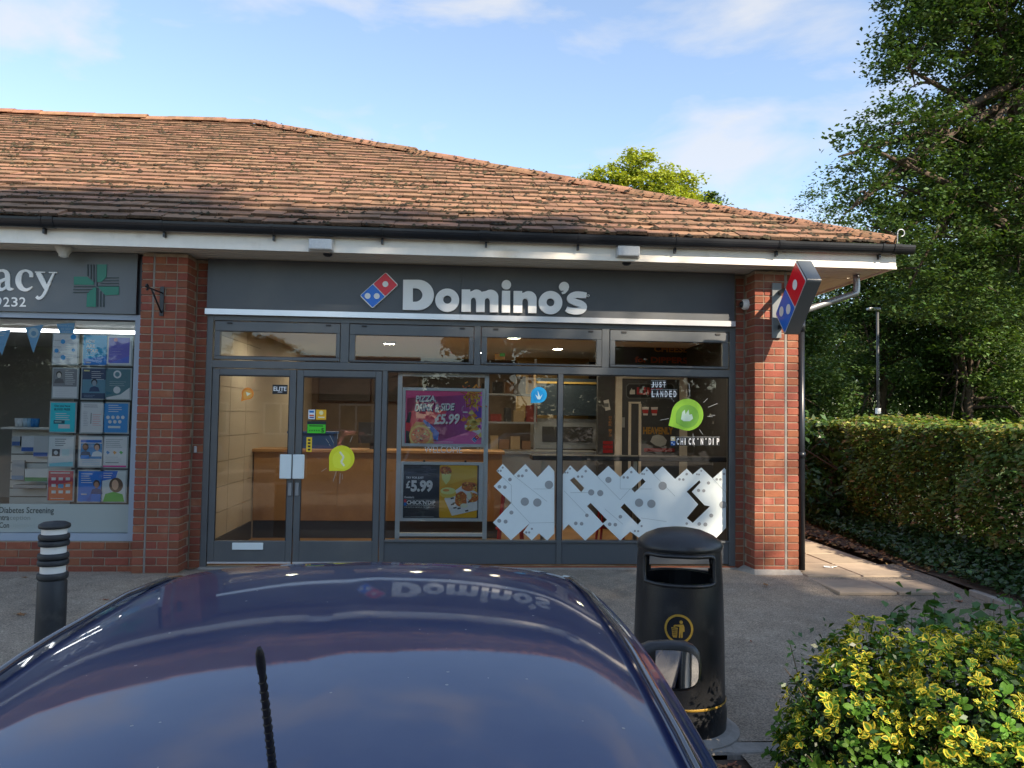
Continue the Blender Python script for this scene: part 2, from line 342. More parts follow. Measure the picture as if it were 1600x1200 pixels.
# ---------------------------------------------------------------- ground
g = MB(); g.add([(-900, -900, -.33), (900, -900, -.33), (900, 900, -.33), (-900, 900, -.33)], [(0, 1, 2, 3)])
tag(g.build('ground', MATS['carpark'], fix=False), kind='structure')
KY = 3.95                                                   # front edge of the kerb
def pave_z(y): return -.2*max(0, min(1, (7.35-y)/(7.35-KY)))
g = MB(); xs = [-30, -12, -6, -3.5, 0, 3.4, 4.76]; ys = [KY+.12, 4.6, 5.4, 6.2, 6.85, 7.35, 8.0]
for j, y in enumerate(ys):
    for x in xs: g.v.append((x, y, pave_z(y)-.012))
for j in range(len(ys)-1):
    for i in range(len(xs)-1): g.f.append((j*7+i, j*7+i+1, (j+1)*7+i+1, (j+1)*7+i)); g.m.append(0)
g.add([(1.5, 2.9, -.21), (4.76, 2.9, -.21), (4.76, KY+.12, -.215), (1.5, KY+.12, -.215)], [(0, 1, 2, 3)])
tag(g.build('pavement', MATS['asphalt'], fix=False), kind='structure')
kb = thing('kerb', 'pale concrete kerb in front of the parked blue car and the litter bin', 'kerb', (0, KY, -.33)); kb['kind'] = 'structure'; del kb['category']
for i in range(22):
    x0 = -18.3+i*.915
    if x0 > 1.0: break
    o = B('kerb_stone', MATS['concrete'], kb, (x0+.004, x0+.911, KY, KY+.125, -.36, -.205)); bevel(o, .018, 2)
for i, (x0, x1) in enumerate(((.945, 1.45), (1.46, 1.62))):
    o = B('kerb_stone', MATS['concrete'], kb, (x0, x1, KY-.01*i, KY+.125, -.36, -.203)); bevel(o, .018, 2)
g = MB()
for i in range(14): g.add([(4.76, 3+i*2.2, .0), (16, 3+i*2.2, .02), (16, 5.2+i*2.2, .02), (4.76, 5.2+i*2.2, .0)], [(0, 1, 2, 3)])
g.add([(1.2, 1.2, -.245), (4.76, 1.2, -.235), (4.76, 3.945, -.225), (1.2, 3.945, -.245)], [(0, 1, 2, 3)])
tag(g.build('planting_bed', MATS['soil'], fix=False), kind='structure')
g = MB(); g.add([(16, 3, .01), (80, 3, .6), (80, 120, 1.6), (16, 120, 1.2), (4.76, 33, .02), (-60, 120, .6), (-60, 33, .0)], [(0, 1, 2, 3), (0, 3, 5, 6, 4)])
tag(g.build('grass_verge', MATS['grass'], fix=False), kind='structure')
pth = thing('path', 'paved side path', 'path', (3.9, 8, 0)); del pth['category']; del pth['label']; pth['kind'] = 'structure'
sm = {}
for j in range(14):
    for i in range(2):
        x0 = 3.46+i*.56; y0 = 6.72+j*.62+(.0 if i else .0); wd = .545 if i == 0 else .50
        o = B('paving_slab', MATS['slab'], pth, (x0+.006, x0+wd, y0+.006, y0+.612, -.05, pave_z(y0+.3)+.003+rnd.uniform(-.002, .002))); bevel(o, .006, 1)
B('slab_bed', MATS['mastic'], pth, (3.45, 4.535, 6.71, 15.3, -.12, -.06))
ed = thing('edging', 'low dark edging stones beside the ivy', 'edging', (4.76, 6, 0)); del ed['category']; ed['kind'] = 'structure'
for i in range(9):
    o = B('edging_stone', MATS['concrete'], ed, (4.70, 4.765, 3.98+i*.31, 4.28+i*.31, -.25, -.035+.004*i)); bevel(o, .008, 1)
o = MB().lathe([(.0, .02), (.29, .018), (.33, .0), (.34, -.06)], (1.272, 4.28, -.195), 28).build('concrete_pad', MATS['concrete'], None, smooth=False, fix=True); tag(o, kind='structure')

# ---------------------------------------------------------------- brick piers
_bm = {}
def brick_mesh(dx, dy, dz):
    k = (round(dx, 3), round(dy, 3), round(dz, 3))
    if k not in _bm:
        b = bmesh.new(); bmesh.ops.create_cube(b, size=1); bmesh.ops.scale(b, vec=k, verts=b.verts)
        bmesh.ops.bevel(b, geom=list(b.edges), offset=.0035, segments=1, affect='EDGES'); me = bpy.data.meshes.new('brick'); b.to_mesh(me); b.free(); me.materials.append(MATS['brick']); _bm[k] = me
    return _bm[k]
def brick(parent, x0, x1, y0, y1, z):
    zz = z+.0325; j = rnd.uniform(-.0015, .0015)
    return link('brick', brick_mesh(x1-x0, y1-y0, .065), parent, at=((x0+x1)/2, (y0+y1)/2+j, zz+rnd.uniform(-.0012, .0012)), rot=(0, rnd.uniform(-.004, .004), 0))
def pier(name, label, sgn, xo, xi, xr, xj0, xj1, split):
    """front face between xo (outer edge) and xi (inner corner); recess bricks run on to xr; joint xj0..xj1"""
    a, b = min(xo, xi), max(xo, xi); p = thing(name, label, 'brick pier', ((a+b)/2, 7.6, 0))
    B('mortar_core', MATS['mortar'], p, (a+.007, b-.007, 7.507, 7.84, -.08, 3.02), (min(xr, xi)-.002, max(xr, xi)+.002, 7.777, 7.86, -.08, 3.02))
    B('movement_joint', MATS['mastic'], p, (xj0, xj1, 7.503, 7.6, -.03, 3.02))
    cb = .092   # inner corner half
    for k in range(-1, 41):
        z = k*.075-.002; odd = k % 2
        if z > 2.99: break
        ic = (xi-cb, xi) if xi > xo else (xi, xi+cb)
        outer = (xo, xj0-.003) if xo < xi else (xj1+.003, xo)
        brick(p, *outer, 7.5, 7.64, z)
        m0, m1 = (xj1+.004, ic[0]-.010) if xo < xi else (ic[1]+.010, xj0-.004)
        if odd == split: mid = (m0+m1)/2; brick(p, m0, mid-.005, 7.501, 7.62, z); brick(p, mid+.005, m1, 7.501, 7.62, z)
        else: brick(p, m0, m1, 7.501, 7.62, z)
        d = .215 if odd else .1025
        brick(p, *ic, 7.5, 7.5+d, z)
        if not odd: brick(p, *ic, 7.5+d+.01, 7.765, z)
        rx = (xi+.010, xr) if xi > xo else (xr, xi-.010)
        brick(p, *rx, 7.77, 7.85, z)
    return p
pier('brick_pier', 'red brick pier between the pharmacy window and the pizza shop doors', 1, -2.998, -2.574, -2.466, -2.893, -2.878, 1)
pr = pier('brick_pier', 'red brick pier at the right corner carrying the projecting sign', -1, 3.446, 2.992, 2.90, 3.305, 3.328, 1)
MB().add([(2.88, 7.72, -.012), (2.97, 7.44, -.02), (3.47, 7.43, -.02), (3.50, 7.55, -.01), (3.45, 7.5, .03), (2.99, 7.5, .035), (2.985, 7.76, .03)], [(0, 1, 5, 6), (1, 2, 4, 5), (2, 3, 4)]).build('mortar_fillet', MATS['concrete'], pr)
lw = thing('low_brick_wall', 'three courses of red brick under the pharmacy window', 'wall', (-5, 7.62, 0))
B('mortar_core', MATS['mortar'], lw, (-7.0, -3.003, 7.627, 7.8, -.1, .272))
for k in range(-1, 4):
    x = -7.0+(.11 if k % 2 else 0)
    while x < -3.02:
        x1 = min(x+.215, -3.004); 
        if x1-x > .03: brick(lw, x, x1, 7.62, 7.72, k*.075-.028)
        x += .225

# ---------------------------------------------------------------- building shell
bd = thing('shop_building', 'low red brick shop parade with mossy brown tiled hip roof', 'building', (0, 9, 0))
def brickmat():
    m = bpy.data.materials.new('brick_wall'); m.use_nodes = True; t = m.node_tree; b = t.nodes['Principled BSDF']; l = t.links.new
    gm = t.nodes.new('ShaderNodeNewGeometry'); sp = t.nodes.new('ShaderNodeSeparateXYZ'); ad = t.nodes.new('ShaderNodeMath'); cb = t.nodes.new('ShaderNodeCombineXYZ'); bt = t.nodes.new('ShaderNodeTexBrick')
    l(gm.outputs['Position'], sp.inputs[0]); l(sp.outputs[0], ad.inputs[0]); l(sp.outputs[1], ad.inputs[1]); l(ad.outputs[0], cb.inputs[0]); l(sp.outputs[2], cb.inputs[1]); l(cb.outputs[0], bt.inputs[0])
    bt.inputs['Scale'].default_value = 1; bt.inputs['Brick Width'].default_value = .225; bt.inputs['Row Height'].default_value = .075; bt.inputs['Mortar Size'].default_value = .006
    bt.inputs['Color1'].default_value = (.27, .075, .042, 1); bt.inputs['Color2'].default_value = (.19, .052, .034, 1); bt.inputs['Mortar'].default_value = (.38, .31, .24, 1); b.inputs['Roughness'].default_value = .85
    l(bt.outputs[0], b.inputs['Base Color']); MATS['brick_wall'] = m; return m
brickmat()
B('side_wall', MATS['brick_wall'], bd, (3.30, 3.44, 7.66, 17.6, -.1, 3.02))
B('back_wall', MATS['brick_wall'], bd, (-14, 3.44, 17.6, 17.75, -.1, 3.02))
EX = 4.33; EY = 7.21; EZ = 3.245; RX = -3.27; RY = 12.4; RZ = 6.10          # eaves corner, ridge end
B('fascia_board', MATS['upvc_white'], bd, (-14, EX, 7.25, 7.275, 3.035, 3.20))
B('fascia_lip', MATS['upvc_white'], bd, (-14, EX+.004, 7.244, 7.262, 3.026, 3.052))
B('end_fascia', MATS['upvc_white'], bd, (EX-.022, EX+.002, 7.28, 17.7, 3.03, 3.20))
so_ = link('soffit', MB().box(-14, EX-.03, 7.28, 7.30, 3.03, 3.05).mesh('soffit', [MATS['soffit']]), bd)
for i in range(6): o = B('soffit_board', MATS['soffit'], so_, (-14, EX-.05, 7.302+i*.088, 7.302+i*.088+.074, 3.036, 3.05)); bevel(o, .005, 1)
for i in range(8): o = B('soffit_board', MATS['soffit'], so_, (3.455+i*.1, 3.455+i*.1+.094, 7.84, 17.6, 3.036, 3.05))
for x in (-6.2, -4.05, -2.22, -.3, 1.62, 3.2): B('fascia_joint', MATS['upvc_white'], bd, (x, x+.045, 7.247, 7.252, 3.055, 3.19))
# gutter: half-round channel with brackets and unions
gt = MB(); n = 12
for a, r_ in ((0, .058),):
    x0, x1 = -14, 4.46; v = []; f = []
    for x in (x0, x1):
        for i in range(n+1): t = math.pi*i/n; v.append((x, 7.185-math.cos(t)*.06, 3.245-math.sin(t)*.085))
        for i in range(n+1): t = math.pi*(n-i)/n; v.append((x, 7.185-math.cos(t)*.053, 3.245-math.sin(t)*.077))
    k = 2*(n+1)
    for i in range(k): f.append((i, (i+1) % k, k+(i+1) % k, k+i))
    gt.add(v, f)
    gt.add([(x1, 7.185-math.cos(math.pi*i/n)*.06, 3.245-math.sin(math.pi*i/n)*.085) for i in range(n+1)], [tuple(range(n+1))])
gu = gt.build('gutter', MATS['gutter_black'], bd, smooth=False)
def gclip(x, wd, r_):
    b = MB(); v = []; f = []
    for xx in (x-wd/2, x+wd/2):
        for i in range(n+1): t = math.pi*i/n; v.append((xx, 7.185-math.cos(t)*(.06+r_), 3.245-math.sin(t)*(.085+r_)+(.004)))
    for i in range(n): f.append((i, i+1, n+2+i, n+1+i))
    b.add(v, f); b.add(v[:n+1], [tuple(range(n+1))]); b.add(v[n+1:], [tuple(range(n+1))]); return b
for px in (62, 252, 425, 596, 760, 905, 1058, 1218, 1380):
    x = onY(px, 370, 7.15).x; gclip(x, .022, .006).box(x-.009, x+.009, 7.205, 7.25, 3.115, 3.165).build('gutter_bracket', MATS['gutter_black'], gu)
for px, wd in ((75, .085), (757, .09), (1222, .05), (1402, .07)): gclip(onY(px, 370, 7.15).x, wd, .009).build('gutter_union', MATS['gutter_black'], gu)
B('left_wall', MATS['brick_wall'], bd, (-14.2, -14, 7.7, 17.7, -.1, 3.02))
# downpipe on the side wall with a swan neck to the eaves
dpz = [(4.12, 7.62, 3.03), (4.12, 7.62, 2.86), (4.05, 7.62, 2.82), (3.6, 7.62, 2.66), (3.52, 7.62, 2.6), (3.51, 7.62, 2.5)]
MB().tube(cat(dpz, 3)[:], .034, 12).build('swan_neck', MATS['steel_grey'], bd, smooth=True)
MB().tube([(3.495, 7.545, 2.52), (3.495, 7.545, .02)], .034, 12).tube([(3.495, 7.545, 2.54), (3.495, 7.545, 2.42)], .041, 12).tube([(3.495, 7.545, 1.2), (3.495, 7.545, 1.14)], .04, 12).build('downpipe', MATS['gutter_black'], bd, smooth=True)
# ---------------------------------------------------------------- roof tiles
rf = MB().add([(-14, EY+.05, EZ-.03), (EX-.03, EY+.05, EZ-.03), (RX, RY, RZ-.05), (-14, RY, RZ-.05), (EX-.03, 17.6, EZ-.03), (-14, 17.6, EZ-.03)], [(0, 1, 2, 3), (1, 4, 2), (4, 5, 3, 2)]).build('roof', MATS['mastic'], bd)
slope = Vector((0, RY-EY, RZ-EZ)); SL = slope.length; sd = slope/SL; sn = Vector((0, -sd.z, sd.y)); G = .2; TW = .302; rows = int(SL/G)
tilt = .10
def tile_mesh(v):
    b = bmesh.new(); bmesh.ops.create_cube(b, size=1); bmesh.ops.scale(b, vec=(TW-.006, .27, .034), verts=b.verts)
    g_ = random.Random(v)
    for q in b.verts: q.co += Vector((g_.uniform(-.002, .002), g_.uniform(-.006, .004) if q.co.y < 0 else 0, g_.uniform(-.003, .003)))
    bmesh.ops.bevel(b, geom=[e for e in b.edges if abs(e.verts[0].co.y-e.verts[1].co.y) < .02], offset=.004, segments=1, affect='EDGES')
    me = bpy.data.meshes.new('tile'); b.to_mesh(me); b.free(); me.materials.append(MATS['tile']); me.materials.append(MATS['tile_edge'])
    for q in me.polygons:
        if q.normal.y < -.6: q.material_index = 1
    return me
tms = [tile_mesh(i) for i in range(5)]; rot0 = math.atan2(sd.z, sd.y)-tilt
far = MB(); indiv = 0; moss = MB(); eu = Matrix.Rotation(rot0, 3, 'X')
def blob(mb, p, s_, g_):
    k = [(s_*g_.uniform(.7, 1.3), 0, 0), (-s_*g_.uniform(.7, 1.3), 0, 0), (0, s_*g_.uniform(.6, 1.1), 0), (0, -s_*g_.uniform(.6, 1.1), 0), (s_*.6, s_*.5, s_*.1), (-s_*.6, -s_*.5, s_*.1), (0, 0, s_*g_.uniform(.4, .8))]
    mb.add([tuple(Vector(p)+eu@Vector(q)) for q in k], [(0, 4, 6), (4, 2, 6), (2, 1, 6), (1, 5, 6), (5, 3, 6), (3, 0, 6)])
for r_ in range(rows+1):
    s0 = r_*G; t = (s0+.13)/SL; hipx = EX-(EX-RX)*t; x = -9.06+(.5*TW if r_ % 2 else 0); c0 = Vector((0, EY, EZ))+sd*(s0+.125)+sn*.03
    while x < hipx:
        x1 = min(x+TW, hipx+.03); wd = x1-x
        if wd > .05:
            c = c0+Vector(((x+x1)/2, 0, 0)); jz = rnd.gauss(0, .004); rz = rnd.gauss(0, .006); jx = rnd.gauss(0, .010)
            c = c+sn*jz+sd*rnd.gauss(0, .004)
            if x > -4.75 and indiv < 300:
                o = link('tile', tms[rnd.randrange(5)], rf, at=c, rot=(rot0+rnd.gauss(0, .008), jx, rz)); o.scale.x = wd/TW; indiv += 1
            else:
                me = eu; h = Vector((wd/2-.003, .135, .017)); v = [tuple(c+me@Vector((a*h.x, b_*h.y, d_*h.z+jx*a*h.x))) for a in (-1, 1) for b_ in (-1, 1) for d_ in (-1, 1)]
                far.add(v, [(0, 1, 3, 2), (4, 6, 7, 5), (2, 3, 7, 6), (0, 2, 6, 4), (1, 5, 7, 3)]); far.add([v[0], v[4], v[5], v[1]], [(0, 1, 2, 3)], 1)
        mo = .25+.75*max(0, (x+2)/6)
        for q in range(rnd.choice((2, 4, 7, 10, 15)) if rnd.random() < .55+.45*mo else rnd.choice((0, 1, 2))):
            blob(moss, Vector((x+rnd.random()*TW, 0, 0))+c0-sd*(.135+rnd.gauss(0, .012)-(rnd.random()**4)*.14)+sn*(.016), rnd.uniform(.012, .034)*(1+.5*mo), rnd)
        x += TW
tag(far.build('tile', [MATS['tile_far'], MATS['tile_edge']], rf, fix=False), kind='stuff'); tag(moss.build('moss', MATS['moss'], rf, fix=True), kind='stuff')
# hip and ridge tiles
def ridge_mesh():
    b = MB(); v = []; f = []; nn = 8
    for y, rr in ((-.24, .115), (.24, .105)):
        for i in range(nn+1): t = math.pi*(.08+.84*i/nn); v.append((math.cos(t)*rr, y, math.sin(t)*rr-.045))
        for i in range(nn+1): t = math.pi*(.92-.84*i/nn); v.append((math.cos(t)*(rr-.018), y, math.sin(t)*(rr-.018)-.045))
    k = 2*(nn+1)
    for i in range(k): f.append((i, (i+1) % k, k+(i+1) % k, k+i))
    f += [tuple(range(k)), tuple(range(2*k-1, k-1, -1))]; b.add(v, f); return b.mesh('ridge_tile', [MATS['tile']])
rm = ridge_mesh()
def ridge(a, b_):
    a, b_ = Vector(a), Vector(b_); d = b_-a; k = int(d.length/.43); q = d.to_track_quat('Y', 'Z').to_euler()
    for i in range(k+1):
        p = a+d*(min(i+.5, k+.6)/(k+1)); o = link('ridge_tile', rm, rf, at=p+Vector((0, 0, rnd.gauss(0, .005)))); o.rotation_euler = (q.x, q.y, q.z+rnd.gauss(0, .012))
ridge((EX-.05, EY+.04, EZ+.05), (RX, RY, RZ+.055)); ridge((RX-.1, RY, RZ+.055), (-8.6, RY, RZ+.055))
mo2 = MB()
for i in range(900):
    t = rnd.random()**1.3; p = Vector((EX-.05, EY+.04, EZ+.05)).lerp(Vector((RX, RY, RZ+.05)), t); blob(mo2, p+Vector((rnd.gauss(0, .05), rnd.gauss(-.06, .06), rnd.uniform(-.02, .03))), rnd.uniform(.010, .026), rnd)
tag(mo2.build('moss', MATS['moss'], rf), kind='stuff')
# scroll iron at the foot of the hip
pts = [(4.30, 7.18, 3.24), (4.30, 7.17, 3.36)]+[(4.335-.035*math.cos(R(a)), 7.17, 3.37+.035*math.sin(R(a))) for a in range(0, 300, 30)]
MB().tube(cat(pts, 3), .006, 6).build('hip_iron', MATS['steel_grey'], bd, smooth=True)
# ---------------------------------------------------------------- pizza shop front
FY = 7.77
def fx(px, py, Y=FY): return onY(px, py, Y).x
def fz(px, py, Y=FY): return onY(px, py, Y).z
sf = thing('shopfront', 'dark grey aluminium shopfront with double doors and two large panes', 'shopfront', (0, FY, 0))
XL, XR = -2.462, 2.895; M1 = (-.732, -.684); M2 = (1.044, 1.094); TZ0, TZ1 = 1.955, 2.03
def FR(name, *bx):
    o = B(name, GA, sf, *bx); bevel(o, .003, 1); return o
FR('jamb', (XL, XL+.058, FY, FY+.09, .0, 2.476)); FR('jamb', (XR-.062, XR, FY, FY+.09, .0, 2.476))
FR('head_rail', (XL+.058, XR-.062, FY+.002, FY+.09, 2.425, 2.476)); FR('transom', (XL+.058, XR-.062, FY+.002, FY+.09, TZ0, TZ1))
FR('mullion', (*M1, FY+.001, FY+.09, .03, TZ0)); FR('mullion', (*M2, FY+.001, FY+.09, .03, TZ0))
tw = [(335, 531, 508, 566, 344, 525, 517, 556), (546, 740, 513, 571, 555, 733, 523, 563), (752, 940, 518, 574, 761, 932, 527, 567), (953, 1138, 523, 579, 961, 1129, 532, 570)]
ends = []
for k, (a, b, c, d, ga, gb, gc, gd) in enumerate(tw):
    x0, x1 = fx(a, 540), fx(b, 540); g0, g1 = fx(ga, 540), fx(gb, 540); z0, z1 = TZ1+.008, 2.417; q0, q1 = fz(ga, gd), fz(ga, gc)
    w_ = link('top_window', MB().box(x0, x1, FY-.008, FY+.05, z0, q0).box(x0, x1, FY-.008, FY+.05, q1, z1).box(x0, g0, FY-.008, FY+.05, q0, q1).box(g1, x1, FY-.008, FY+.05, q0, q1).mesh('top_window', [GA]), sf); bevel(w_, .004, 1)
    B('bead', MATS['rubber'], w_, (g0-.003, g1+.003, FY+.006, FY+.012, q1-.004, q1+.003), (g0-.003, g1+.003, FY+.006, FY+.012, q0-.003, q0+.004))
    B('pane', MATS['pane_glass'], w_, (g0-.004, g1+.004, FY+.014, FY+.018, q0-.004, q1+.004))
    for hx in (x0+.12, x1-.14): B('hinge', MATS['rubber'], w_, (hx, hx+.05, FY-.016, FY-.009, z1-.028, z1-.012))
    ends.append((x0, x1))
for (a, b), (c, d) in zip(ends, ends[1:]): FR('top_mullion', (b+.004, c-.004, FY+.003, FY+.09, TZ1, 2.425))
# stall riser panels and panes
for a, b in ((M1[1], M2[0]), (M2[1], XR-.062)):
    o = B('stall_panel', MATS['panel_grey'], sf, (a, b, FY+.012, FY+.06, .028, .245)); bevel(o, .003, 1)
    FR('sill', (a, b, FY-.006, FY+.08, .246, .268))
    B('gasket', MATS['rubber'], sf, (a, b, FY+.016, FY+.03, TZ0-.012, TZ0), (a, a+.008, FY+.016, FY+.03, .268, TZ0-.012), (b-.008, b, FY+.016, FY+.03, .268, TZ0-.012))
    B('pane', MATS['pane_glass'], sf, (a, b, FY+.026, FY+.032, .269, TZ0-.001))
B('threshold', MATS['concrete'], sf, (XL, XR, FY-.05, FY+.1, -.06, .006)); B('threshold_brick', MATS['brick'], sf, (-.7, 2.88, FY-.045, FY-.004, -.05, .016))
# doors
def door(x0, x1, g0, g1, label, left):
    d = link('door', MB().box(x0, g0, FY+.008, FY+.055, .035, TZ0-.006).box(g1, x1, FY+.008, FY+.055, .035, TZ0-.006).box(g0, g1, FY+.008, FY+.055, 1.885, TZ0-.006).box(g0, g1, FY+.008, FY+.055, .035, .255).mesh('door', [GA]), sf); bevel(d, .004, 1)
    d['label'] = label
    B('pane', MATS['pane_glass'], d, (g0-.004, g1+.004, FY+.027, FY+.033, .25, 1.89))
    B('bead', MATS['rubber'], d, (g0, g1, FY+.012, FY+.02, 1.874, 1.886), (g0, g0+.007, FY+.012, FY+.02, .256, 1.874), (g1-.007, g1, FY+.012, FY+.02, .256, 1.874))
    B('weather_strip', MATS['silver'], d, (x0+.005, x1-.005, FY-.004, FY+.008, .036, .052))
    hx = (x1-.125, x1-.012) if left else (x0-.008, x0+.105)
    o = B('pull_handle', MATS['vinyl_white'], d, (hx[0], hx[1], FY-.055, FY-.04, .87, 1.11), (hx[0]+.04, hx[0]+.06, FY-.04, FY+.01, .95, .99)); bevel(o, .006, 1)
    lx = x1-.05 if left else x0+.012
    o = B('lock', MATS['steel_grey'], d, (lx, lx+.035, FY-.006, FY+.008, .70, .83)); bevel(o, .005, 1)
    return d
DL = (-2.398, -1.585); DR = (-1.577, -.738)
d1 = door(DL[0], DL[1], DL[0]+.062, DL[1]-.062, 'left door leaf with white letter plate', True)
d2 = door(DR[0], DR[1], DR[0]+.062, DR[1]-.062, 'right door leaf with stickers on the glass', False)
a = onY(363, 848, FY); b = onY(411, 859, FY); o = B('letter_plate', MATS['vinyl_white'], d1, (a.x, b.x, FY-.008, FY+.006, b.z, a.z)); bevel(o, .003, 1)
# ---------------------------------------------------------------- sign board with raised letters
SY = 7.735
sb = thing('shop_sign', "wide grey sign board reading Domino's in raised white letters", 'sign', (.2, SY, 2.53))
for a, b in ((XL, fx(560+160, 450)), (fx(560+160, 450)+.003, 2.872)): B('board', MATS['sign_grey'], sb, (a, b, SY, SY+.06, 2.535, 3.03))
for a, b in ((XL-.01, fx(720, 450)), (fx(720, 450)+.003, 2.876)): o = B('silver_trim', MATS['silver'], sb, (a, b, SY-.02, SY+.05, 2.478, 2.533))
LY = SY-.035
def smap(cx, cy, d): p = onY(550+cx/4, 400+cy/4, LY); return (p.x, d, p.z)
def letter(*shapes):
    m = MB()
    for lp in shapes: m.ext(lp, smap, LY, SY-.002)
    o = m.build('letter', MATS['letter_white'], sb); return o
letter([[(320, 148), (405, 148)]+arc(412, 243, 100, 95, -85, 85, 20)+[(405, 338), (317, 336)], ([(380, 200), (393, 200)]+arc(393, 243, 47, 43, -80, 80, 12)+[(380, 286)])[::-1]])
letter([circ(595, 276, 75, 40, 73), circ(596, 272, 26, 24)[::-1]])
letter([[(686, 208), (739, 209), (739, 222)]+arc(778, 250, 42, 41, -130, -40, 8)+arc(866, 256, 49, 46, -125, 0, 12)+[(914, 352), (862, 351), (862, 285)]+arc(846, 283, 16, 22, 0, -180, 8)+[(829, 350), (776, 350), (776, 283)]+arc(759, 281, 16, 22, 0, -180, 8)+[(742, 349), (684, 348)]])
letter([[(938, 216), (989, 217), (988, 354), (936, 353)]], [circ(965, 179, 29.5, 28)])
letter([[(1011, 218), (1064, 219), (1064, 231)]+arc(1104, 267, 50, 48, -125, 0, 12)+[(1153, 357), (1101, 356), (1101, 290)]+arc(1083, 288, 18, 24, 0, -180, 8)+[(1064, 355), (1009, 354)]])
letter([circ(1241, 291, 74, 40, 73), circ(1241, 289, 25, 24)[::-1]])
letter([arc(1326, 191, 31, 30, 120, 370, 18)+[(1352, 213), (1335, 232), (1316, 238), (1311, 225), (1326, 219), (1322, 214)]])
letter([vstroke([(1466, 246, 34), (1438, 243, 40), (1402, 241, 40), (1372, 252, 40), (1368, 271, 44), (1396, 288, 42), (1428, 298, 42), (1448, 316, 42), (1434, 338, 44), (1396, 345, 42), (1362, 340, 38), (1340, 330, 32)], 6)])
letter([circ(1478, 247, 8, 14), circ(1478, 247, 5.5, 12)[::-1]])
def rquad(q, r_, n=4):
    out = []; k = len(q)
    for i in range(k):
        p = Vector(q[i]); a = (Vector(q[i-1])-p).normalized(); b = (Vector(q[(i+1) % k])-p).normalized()
        for j in range(n+1):
            t = j/n; out.append(tuple(p+a*r_*(1-t)**2+b*r_*t**2))
    return out
def lerp2(a, b, t): return (a[0]+(b[0]-a[0])*t, a[1]+(b[1]-a[1])*t)
def inset(q, f): c = (sum(p[0] for p in q)/4, sum(p[1] for p in q)/4); return [lerp2(p, c, f) for p in q]
def logo(q, r_, mp, d0, d1, parent, dots_r, gap, name='emblem'):
    """two-tone domino: q = top, right, bottom, left corners; mp maps (u, v, depth)"""
    t_, rt, bt, lf = q
    MB().ext([rquad(q, r_)], mp, d0, d1).build(name, MATS['letter_white'], parent)
    i_ = inset(q, gap); t2, r2, b2, l2 = i_; e = .012
    m1 = lerp2(t2, l2, .5-e); m2 = lerp2(r2, b2, .5-e); m3 = lerp2(t2, l2, .5+e); m4 = lerp2(r2, b2, .5+e); dd = -.003 if d0 < d1 else .003
    MB().ext([rquad([t2, r2, m2, m1], r_*.45)], mp, d0+dd, d0+dd).build('red_half', MATS['dom_red'], parent, fix=False)
    MB().ext([rquad([m3, m4, b2, l2], r_*.45)], mp, d0+dd, d0+dd).build('blue_half', MATS['dom_blue'], parent, fix=False)
    cr = ((t2[0]+r2[0]+m1[0]+m2[0])/4, (t2[1]+r2[1]+m1[1]+m2[1])/4); cb = ((m3[0]+m4[0]+b2[0]+l2[0])/4, (m3[1]+m4[1]+b2[1]+l2[1])/4)
    return cr, cb, d0+2*dd
q = [(212, 100), (290, 180), (127, 328), (48, 248)]
cr, cb, dd = logo(q, 14, smap, LY, SY-.002, sb, 18, .055)
for c in ((209, 176), (98, 250), (155, 251)): MB().ext([circ(*c, 18.5, 20)], smap, dd, dd).build('dot', MATS['letter_white'], sb, fix=False)
# ---------------------------------------------------------------- projecting domino sign
ps = thing('projecting_sign', 'double sided red and blue domino sign sticking out from the corner pier', 'sign', (3.245, 7.1, 2.68))
C0 = Vector((7.0865, 2.6845)); U_ = Vector((.722, -.692)); V_ = Vector((-.692, -.722)); hl, hs = .332, .160
def cn(a, b): p = C0+U_*a*hl+V_*b*hs; return (p.x, p.y)
Q = [cn(-1, -1), cn(-1, 1), cn(1, 1), cn(1, -1)]            # top, right(near), bottom, left
def pm(u, v, d): return (d, u, v)
o = MB().ext([rquad(Q, .03)], pm, 3.182, 3.318).ext([rquad(Q, .03)], pm, 3.318, 3.318).build('case', M('sign_case', (.10, .115, .125), .3), ps)
for side, d in ((1, 3.178), (-1, 3.322)):
    e = .004*side; i0 = inset(Q, .035); t2, r2, b2, l2 = i0
    MB().ext([rquad(i0, .03)], pm, d, d).build('face', MATS['letter_white'], ps, fix=False)
    i1 = inset(Q, .075); t2, r2, b2, l2 = i1; m1, m2, m3, m4 = lerp2(t2, l2, .49), lerp2(r2, b2, .49), lerp2(t2, l2, .51), lerp2(r2, b2, .51)
    MB().ext([rquad([t2, r2, m2, m1], .015)], pm, d-e, d-e).build('red_half', MATS['dom_red'], ps, fix=False); MB().ext([rquad([m3, m4, b2, l2], .015)], pm, d-e, d-e).build('blue_half', MATS['dom_blue'], ps, fix=False)
    c1 = C0-U_*hl*.47; c2 = C0+U_*hl*.45
    for c in ((c1.x, c1.y), (c2.x-.078, c2.y), (c2.x+.078, c2.y)): MB().ext([circ(*c, .05, 22)], pm, d-2*e, d-2*e).build('dot', MATS['letter_white'], ps, fix=False)
o = B('wall_plate', M('plate_grey', (.16, .18, .19), .4), ps, (3.165, 3.262, 7.478, 7.494, 2.34, 2.90)); bevel(o, .004, 1)
for z in (2.45, 2.80): B('arm', MATS['gutter_black'], ps, (3.225, 3.265, 7.12, 7.479, z-.02, z+.02))
